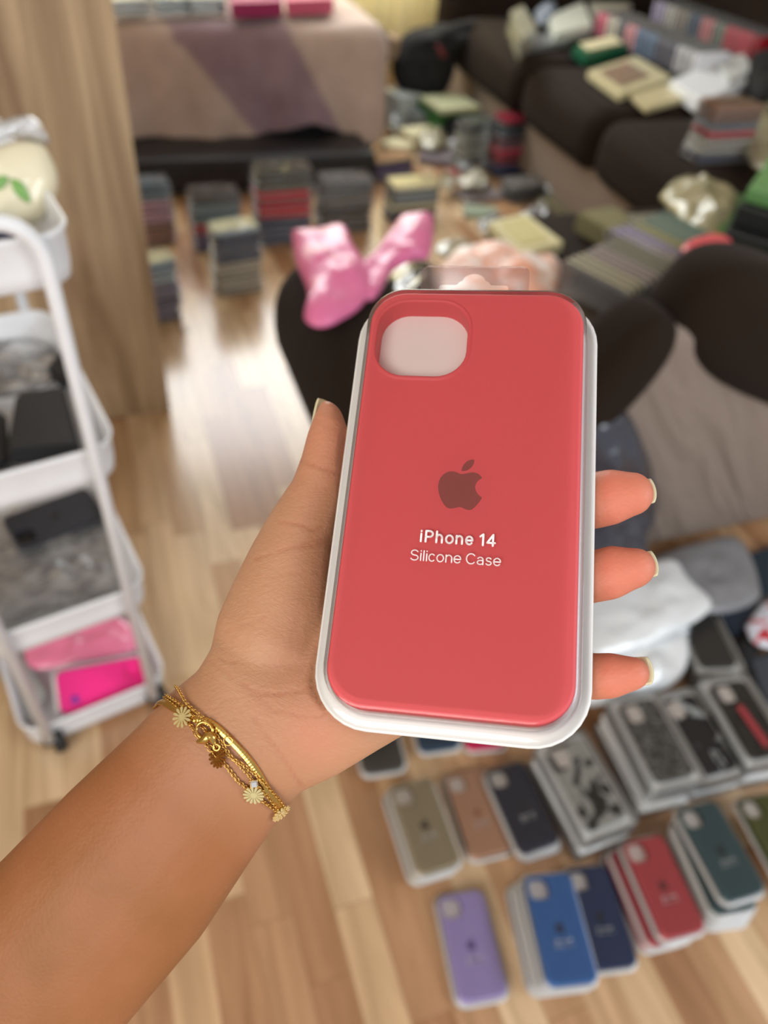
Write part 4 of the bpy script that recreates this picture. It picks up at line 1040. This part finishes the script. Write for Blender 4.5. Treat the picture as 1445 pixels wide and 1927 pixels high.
# forearm, wrist, palm
loft_sections(hb, [
    (-230, 1860, 10, 2200, 'd', 0.262, 0.025),
    (-100, 1725, 135, 2060, 'd', 0.260, 0.024),
    (0, 1622, 235, 1930, 'd', 0.258, 0.0235),
    (130, 1489, 385, 1752, 'd', 0.2555, 0.0225),
    (250, 1376, 470, 1622, 'd', 0.253, 0.021),
    (320, 1304, 532, 1530, 'd', 0.251, 0.0195),
    (372, 1262, 570, 1484, 'd', 0.2505, 0.0185),
    (400, 1215, 634, 1456, 'd', 0.2515, 0.0175),
    (428, 1150, 705, 1416, 'nn', (-22, -30), 0.0155),
    (470, 1080, 770, 1378, 'nn', (-24, -32), 0.0140),
    (545, 1020, 830, 1345, 'nn', (-29, -32), 0.0125),
    (640, 990, 860, 1330, 'nn', (-31, -31), 0.0118),
    (735, 955, 895, 1320, 'nn', (-30, -30), 0.0110),
    (800, 935, 915, 1320, 'nn', (-29, -29), 0.0100),
], 32, power=2.2)
# thenar mound
loft_sections(hb, [
    (398, 1235, 560, 1330, 'n', -24, 0.013),
    (415, 1160, 610, 1250, 'n', -22, 0.0165),
    (445, 1095, 622, 1165, 'n', -21, 0.0165),
    (478, 1030, 624, 1085, 'n', -20, 0.0155),
    (512, 970, 627, 1020, 'n', -19, 0.0135),
    (545, 920, 640, 965, 'n', -18, 0.0115),
], 24)
# thumb
loft_sections(hb, [
    (478, 1040, 618, 1090, 'n', -20, 0.0125),
    (520, 962, 630, 1005, 'n', -18.5, 0.0110),
    (550, 915, 641, 950, 'n', -17, 0.0100),
    (569, 862, 652, 893, 'n', -16, 0.0092),
    (580, 820, 658, 850, 'n', -15.5, 0.0090),
    (591, 790, 657, 815, 'n', -15.5, 0.0082),
    (601, 770, 647, 788, 'n', -15.8, 0.0066),
], 20, cap=0.6)
FN = {}
# fingers: knuckle to tip, passing behind the package, tips past its right edge
FN['index'] = [(740, 960, 745, 1075, 'n', -29, 0.0100), (860, 930, 865, 1035, 'n', -30, 0.0092), (980, 915, 985, 1010, 'n', -29, 0.0085), (1070, 900, 1072, 1000, 'n', -26, 0.0080),
    (1118, 890, 1122, 994, 'n', -22.5, 0.0080), (1150, 884, 1160, 986, 'n', -20, 0.0077), (1184, 890, 1194, 970, 'n', -18.8, 0.0068)]
FN['middle'] = [(760, 1060, 765, 1170, 'n', -29, 0.0102), (880, 1060, 885, 1165, 'n', -30.5, 0.0094), (990, 1050, 992, 1150, 'n', -30, 0.0087), (1075, 1040, 1076, 1142, 'n', -26.5, 0.0082),
    (1118, 1036, 1120, 1134, 'n', -22.5, 0.0079), (1150, 1027, 1162, 1127, 'n', -20, 0.0077), (1186, 1032, 1198, 1108, 'n', -18.8, 0.0068)]
FN['ring'] = [(780, 1150, 780, 1260, 'n', -29, 0.0100), (880, 1180, 885, 1280, 'n', -30, 0.0092), (990, 1205, 990, 1300, 'n', -29, 0.0084), (1075, 1222, 1076, 1315, 'n', -26, 0.0078),
    (1118, 1229, 1120, 1318, 'n', -22.5, 0.0074), (1150, 1228, 1158, 1315, 'n', -20, 0.0072), (1184, 1235, 1190, 1302, 'n', -18.8, 0.0063)]
FN['little'] = [(800, 1250, 795, 1335, 'n', -29, 0.0088), (880, 1275, 880, 1350, 'n', -29.5, 0.0078), (960, 1290, 955, 1360, 'n', -28, 0.0070), (1030, 1295, 1025, 1358, 'n', -26, 0.0064), (1060, 1300, 1056, 1350, 'n', -25, 0.0054)]
TIPS = {}
for k, s in FN.items():
    C, D = loft_sections(hb, s, 18, cap=0.85)
    TIPS[k] = (C[-1], D[-1], C[-2])
for f in hb.faces: f.smooth = True
me = bpy.data.meshes.new('tmp'); hb.to_mesh(me); hb.free()
tmp = bpy.data.objects.new('tmp', me); COL.objects.link(tmp)
md = tmp.modifiers.new('r', 'REMESH'); md.mode = 'VOXEL'; md.voxel_size = 0.00095; md.use_smooth_shade = True
md = tmp.modifiers.new('s', 'SMOOTH'); md.factor = 0.5; md.iterations = 14
bpy.context.view_layer.update()
dg = bpy.context.evaluated_depsgraph_get()
hm = bpy.data.meshes.new_from_object(tmp.evaluated_get(dg))
bpy.data.objects.remove(tmp)
hm.name = 'person'
print('hand verts', len(hm.vertices))
# flatten what is pressed against the tray, press creases, tone attribute
RCT = RC.transposed()
def proj(p):
    c = RCT @ (p - CAM)
    return PX - FPX * c.x / c.z, PY + FPX * c.y / c.z
hm.update()
def cr_path(pts, w=2.6, dep=0.0006): return ([(Vector((x, y))) for x, y in pts], w, dep)
CREASE = [
    cr_path([(570, 1480), (556, 1462), (530, 1420), (500, 1380), (480, 1350)], 4, 0.0006),
    cr_path([(395, 1243), (430, 1268), (470, 1300), (520, 1340)], 6, 0.0002),
    cr_path([(455, 1285), (490, 1306), (530, 1306), (575, 1297), (598, 1290)], 3.2, 0.0006),
    cr_path([(610, 990), (590, 998), (560, 985), (525, 982)], 3, 0.0005),
    cr_path([(618, 1020), (585, 1026), (555, 1030), (525, 1036)], 3.5, 0.0006),
    cr_path([(620, 1012), (580, 1020), (520, 1040), (480, 1052)], 3, 0.0004),
    cr_path([(560, 868), (590, 876), (625, 888), (652, 900)], 2.6, 0.0005),
    cr_path([(566, 866), (600, 872), (650, 893)], 2.2, 0.0003),
    cr_path([(600, 1076), (560, 1078), (500, 1085)], 2.4, 0.0002),
    cr_path([(420, 1190), (460, 1175), (500, 1160)], 2.6, 0.0003),
    cr_path([(410, 1240), (470, 1250), (530, 1252)], 2.6, 0.0003),
    cr_path([(640, 1330), (600, 1350), (560, 1345), (520, 1335)], 3, 0.0004),
]
def segdist(p, pts):
    best = 1e9
    for a, b in zip(pts, pts[1:]):
        ab = b - a
        t = max(0, min(1, (p - a).dot(ab) / ab.length_squared))
        best = min(best, (p - a - ab * t).length)
    return best
boxes = [(min(p.x for p in c[0]) - 14, max(p.x for p in c[0]) + 14, min(p.y for p in c[0]) - 14, max(p.y for p in c[0]) + 14) for c in CREASE]
tone, crs, tips = [], [], []
nrm = [v.normal.copy() for v in hm.vertices]
import numpy as np
for v, nn in zip(hm.vertices, nrm):
    x, y = proj(v.co)
    p = Vector((x, y))
    facing = (CAM - v.co).dot(nn) > 0
    c = 0.0; dep = 0.0
    if facing:
        for (pts, w_, d_), bx in zip(CREASE, boxes):
            if bx[0] < x < bx[1] and bx[2] < y < bx[3]:
                g = math.exp(-((segdist(p, pts) + 1.6 * noise.noise(Vector((x * 0.09, y * 0.09, 1)))) / (w_ * 0.8)) ** 2) * (0.7 + 0.6 * noise.noise(Vector((x * 0.02, y * 0.02, 5))))
                c = max(c, g * min(1, d_ / 0.0005)); dep = max(dep, g * d_ * 0.75)
    # along the arm: 0 below the bracelets, 1 above the wrist crease; the palm side of the skin only
    s = ((x - 430) * 0.66 - (y - 1400) * 0.75) / 260
    tone.append(max(0, min(1, 0.62 + s)))
    tp = 0.0
    if x > 1060: tp = max(0, min(1, (x - 1080) / 60))
    tp = max(tp, 0.35 * max(0, min(1, (960 - y) / 140)) if x < 680 else 0)
    tp = max(tp, 0.35 * math.exp(-((x - 600) ** 2 + (y - 1380) ** 2) / 5200.0))
    tips.append(tp); crs.append(c)
    co = v.co - nn * dep
    # rest against the tray: the skin gives way under the flange
    rel = co - HC
    n_ = rel.dot(HN); u_ = rel.dot(HU); v_ = rel.dot(HV)
    qx, qy = max(abs(u_) - 0.0257, 0), max(abs(v_) - 0.0613, 0)
    d_ = math.hypot(qx, qy) - 0.0180          # distance outside the flange outline
    slope = 1.1 + 2.6 * max(0, min(1, (v_ + 0.045) / 0.05))
    lim = -0.0140 + max(0, d_) * slope if d_ > -0.003 else max(-0.0170, -0.0140 + (d_ + 0.003))
    if n_ > lim: co = co - HN * (n_ - lim)
    v.co = co
for nm_, arr in (('tone', tone), ('crease', crs), ('tip', tips)):
    at_ = hm.attributes.new(nm_, 'FLOAT', 'POINT'); at_.data.foreach_set('value', arr)
hm.update()
person = link_mesh('person', hm, M_skin)
tag(person, 'bare left forearm and hand of a person holding up the coral phone case package', 'person')
bv = BVHTree.FromPolygons([v.co[:] for v in hm.vertices], [p.vertices[:] for p in hm.polygons])

# nails: curved plates on the backs of the tips
def nail(tip, d, palm, hw, length, over, back, curl=0.9, name='nail'):
    """tip centre, finger direction, direction of the pad; plate sits on the far side of the tip"""
    side = d.cross(palm).normalized()
    bm = bmesh.new()
    g = []
    for j in range(9):
        t = j / 8
        row = []
        for i in range(11):
            a = (i / 10 - 0.5) * 2 * curl
            r = back
            wv = hw * (1 - 0.12 * t * t)
            q = tip + d * (over - length * (1 - t)) + side * math.sin(a) * wv / math.sin(curl) - palm * (r * (0.35 + 0.65 * math.cos(a)) - 0.0012 * t * t)
            if t > 0.8: q = q - d * (abs(i / 10 - 0.5) ** 2) * 0.005 * (t - 0.8) * 5
            row.append(bm.verts.new(q))
        g.append(row)
    for j in range(8):
        for i in range(10): bm.faces.new((g[j][i], g[j][i + 1], g[j + 1][i + 1], g[j + 1][i]))
    o = bmo(name, bm, M_nail, person)
    md = o.modifiers.new('solid', 'SOLIDIFY'); md.thickness = 0.0007; md.offset = 0
    return o
for k in ('index', 'middle', 'ring'):
    C, D, C2 = TIPS[k]
    toc = (CAM - C).normalized()
    palm = (HN * 0.7 + toc * 0.3)
    palm = (palm - D * palm.dot(D)).normalized()
    up_ = D.cross(palm).normalized()
    if up_.dot(HV) < 0: up_ = -up_
    nail(C + up_ * 0.0008, D, palm, 0.0046, 0.011, {'index': 0.0080, 'middle': 0.0080, 'ring': 0.0068}[k], 0.0046)
tt = athp(624, 778, -15.8); td = (athp(622, 770, -15.8) - athp(612, 870, -16)).normalized()
pl = (HU * 0.75 + HN * 0.55); pl = (pl - td * pl.dot(td)).normalized()
nail(tt, td, pl, 0.0055, 0.013, 0.0062, 0.0050)

# ---------------------------------------------------------------- bracelets
def bz(x, y): return (260 + x * 0.2353, 1240 + y * 0.2353)
def surf(px, py, off):
    d = ray(px, py).normalized()
    h = bv.ray_cast(CAM, d)
    if h[0] is None:
        return None
    return h[0] + h[1] * off
def back(px, py, off):
    d = ray(px, py).normalized()
    h = bv.ray_cast(CAM + d * 0.6, -d)
    if h[0] is None: return None
    return h[0] + h[1] * off
def wrist_path(pts, off):
    """closed loop: along the marked line on the near side of the wrist, and round behind it"""
    q = smooth_path([(x, y, 0) for x, y in pts], 8)
    q = [(260 + p.x * 0.2353, 1240 + p.y * 0.2353) for p in q]
    front = [surf(x, y, off) for x, y in q]
    ok = [i for i, f in enumerate(front) if f is not None]
    i0, i1 = ok[0], ok[-1]
    front = [f for f in front[i0:i1 + 1] if f is not None]
    bk = [back(x, y, off) for x, y in q[i0:i1 + 1]]
    bk = [b for b in bk if b is not None][::-1]
    return front, bk
def closed_smooth(front, bk):
    pts = front + bk[2:-2:6]
    n = len(front)
    tail = [front[-1]] + bk[3:-3:8] + [front[0]]
    tail = smooth_path(tail, 10)[1:-1]
    return front + tail
def links(name, path, mat, parent, R=0.00062, r=0.00016, step=0.00092, big=()):
    bm = bmesh.new()
    P = resample(path, step)
    for i in range(len(P) - 1):
        t = (P[i + 1] - P[i]).normalized()
        nn = bv.find_nearest(P[i])[1]
        s = t.cross(nn).normalized()
        ang = 0.35 if i % 2 else 1.25
        s2 = s * math.cos(ang) + nn * math.sin(ang)
        RR_ = R * (1.7 if i in big else 1.0)
        tube(bm, [P[i] + t * RR_ * 1.25 * math.cos(a) + s2 * RR_ * 0.8 * math.sin(a) for a in (2 * math.pi * k / 12 for k in range(12))], r, 6, True)
    return bmo(name, bm, mat, parent)
def daisy(center_px, off, R, mat, parent, rot=0.0, tilt=None, n=12):
    c = surf(*center_px, off)
    nn = bv.find_nearest(c)[1].copy()
    if tilt is not None: nn = (nn + tilt).normalized()
    ux = nn.orthogonal().normalized(); uy = nn.cross(ux)
    bm = bmesh.new()
    th = 0.00018
    def lump(fn, K):
        a = [bm.verts.new(p + nn * th) for p in fn]; b = [bm.verts.new(p - nn * th) for p in fn]
        bridge(bm, b, a); bm.faces.new(a); bm.faces.new(b[::-1])
    lump([c + (ux * math.cos(t) + uy * math.sin(t)) * R * 0.4 for t in (2 * math.pi * k / 20 for k in range(20))], 20)
    for k in range(n):
        a0 = rot + 2 * math.pi * k / n
        er = ux * math.cos(a0) + uy * math.sin(a0); et = -ux * math.sin(a0) + uy * math.cos(a0)
        prof = ((0.3, 0.05), (0.55, 0.1), (0.8, 0.13), (0.95, 0.09), (1.0, 0.0), (0.95, -0.09), (0.8, -0.13), (0.55, -0.1), (0.3, -0.05))
        lump([c + er * R * x + et * R * y for x, y in prof], 9)
    return bmo('daisy_charm', bm, mat, parent, smooth=False)

# flat snake chain
root = empty('snake_chain_bracelet', surf(*bz(750, 650), 0), 'flat shiny gold snake chain bracelet, the one nearest the hand on the wrist', 'bracelet')
fr, bk = wrist_path([(150, 385), (200, 352), (300, 400), (450, 478), (560, 502), (650, 560), (750, 655), (850, 762), (930, 865), (1000, 980), (1060, 1085), (1120, 1165), (1160, 1230)], 0.0005)
path = resample(closed_smooth(fr, bk), 0.0005)
bm = bmesh.new()
rings = []
for i, p in enumerate(path):
    t = (path[(i + 1) % len(path)] - path[i - 1]).normalized()
    nn = bv.find_nearest(p)[1]; nn = (nn - t * nn.dot(t)).normalized(); s = t.cross(nn)
    k = 1.0 if i % 2 else 0.9
    rings.append([bm.verts.new(p + s * x * 0.00115 + nn * z * 0.0005 * k) for x, z in ((-1, 0), (-0.8, 0.8), (0, 1.1), (0.8, 0.8), (1, 0), (0.8, -0.7), (0, -0.8), (-0.8, -0.7))])
for a, b in zip(rings, rings[1:] + rings[:1]): bridge(bm, a, b)
bmesh.ops.recalc_face_normals(bm, faces=bm.faces)
bmo('flat_chain', bm, M_gold, root, smooth=False)
# daisy chain
root = empty('daisy_charm_bracelet', surf(*bz(640, 770), 0), 'thin gold chain bracelet hung with little daisy charms, lowest on the wrist', 'bracelet')
fr, bk = wrist_path([(200, 305), (260, 340), (330, 395), (375, 472), (440, 545), (485, 615), (570, 700), (640, 775), (715, 860), (800, 968), (850, 1008), (920, 1070), (990, 1125), (1080, 1190), (1135, 1235)], 0.0007)
links('chain', closed_smooth(fr, bk), M_gold, root, big=(28, 35, 38))
daisy(bz(375, 472), 0.0018, 0.0034, M_goldpale, root, 0.1)
daisy(bz(640, 778), 0.0014, 0.0034, M_golddark, root, 0.2, tilt=HU * -0.5, n=14)
daisy(bz(920, 1070), 0.0014, 0.0034, M_goldpale, root, 0.0, tilt=HU * -0.25 - HV * 0.2, n=14)
daisy(bz(1128, 1215), 0.0012, 0.0034, M_goldpale, root, 0.3, n=14)
# plain chain
root = empty('fine_chain_bracelet', surf(*bz(700, 705), 0), 'plain fine gold cable chain bracelet running beside the flat chain', 'bracelet')
fr, bk = wrist_path([(270, 195), (300, 215), (350, 280), (400, 360), (480, 430), (540, 478), (600, 545), (645, 620), (700, 700), (760, 785), (830, 825), (900, 880), (980, 950), (1060, 1040), (1130, 1120), (1175, 1200)], 0.0012)
links('chain', closed_smooth(fr, bk), M_gold, root, R=0.00055)
# crystal chain with clasp
root = empty('crystal_bracelet', surf(*bz(925, 980), 0), 'fine gold chain bracelet with a lobster clasp and one square crystal', 'bracelet')
fr, bk = wrist_path([(215, 290), (290, 335), (370, 378), (430, 420), (480, 500), (540, 560), (600, 630), (640, 690), (700, 745), (780, 805), (850, 880), (890, 925), (925, 980), (1000, 1055), (1060, 1125), (1110, 1195), (1140, 1230)], 0.0010)
links('chain', closed_smooth(fr, bk), M_gold, root, R=0.00058)
def circle_on(cx, cy, rpx, off, n=24, ey=1.0):
    return [surf(*bz(cx + rpx * math.cos(a), cy + rpx * ey * math.sin(a)), off) for a in (2 * math.pi * k / n for k in range(n))]
bm = bmesh.new()
tube(bm, circle_on(548, 565, 62, 0.0020), 0.00052, 8, True)
hk = [bz(488, 655), bz(520, 648), bz(555, 632), bz(585, 610), bz(610, 622), bz(618, 650), bz(632, 675)]
tube(bm, smooth_path([surf(x, y, 0.0022) for x, y in hk], 5), [0.0004 + 0.0013 * math.sin(math.pi * min(1, i / 30.0)) ** 1.2 for i in range(31)], 10)
tube(bm, circle_on(640, 694, 24, 0.0020, 14), 0.00044, 7, True)
bmo('lobster_clasp', bm, M_gold, root)
bm = bmesh.new(); tube(bm, circle_on(725, 650, 34, 0.0012, 18), 0.0002, 6, True); bmo('jump_ring', bm, M_gold, root)
c = surf(*bz(925, 980), 0.0016); nn = bv.find_nearest(c)[1]; ux = (HU - nn * HU.dot(nn)).normalized(); uy = nn.cross(ux)
bm = bmesh.new()
def sq(r, z): return [bm.verts.new(c + ux * r * math.cos(a) + uy * r * math.sin(a) + nn * z) for a in (math.pi / 2 * k + 0.9 for k in range(4))]
loft(bm, [sq(0.0007, -0.0009), sq(0.0016, 0), sq(0.0011, 0.0006)])
bmesh.ops.recalc_face_normals(bm, faces=bm.faces)
cry = plain('cut_crystal', srgb(225, 222, 220), 0.05, metal=0.6, var=0.02)
bmo('crystal', bm, cry, root, smooth=False)
bm = bmesh.new()
tube(bm, [c + ux * 0.0017 * math.cos(a) + uy * 0.0017 * math.sin(a) - nn * 0.0001 for a in (math.pi / 2 * k + 0.9 for k in range(4))], 0.0002, 6, True)
for k in range(4):
    a = math.pi / 2 * k + 0.9
    bmesh.ops.create_icosphere(bm, subdivisions=1, radius=0.00034, matrix=Matrix.Translation(c + ux * 0.0017 * math.cos(a) + uy * 0.0017 * math.sin(a)))
bmo('setting', bm, M_gold, root)
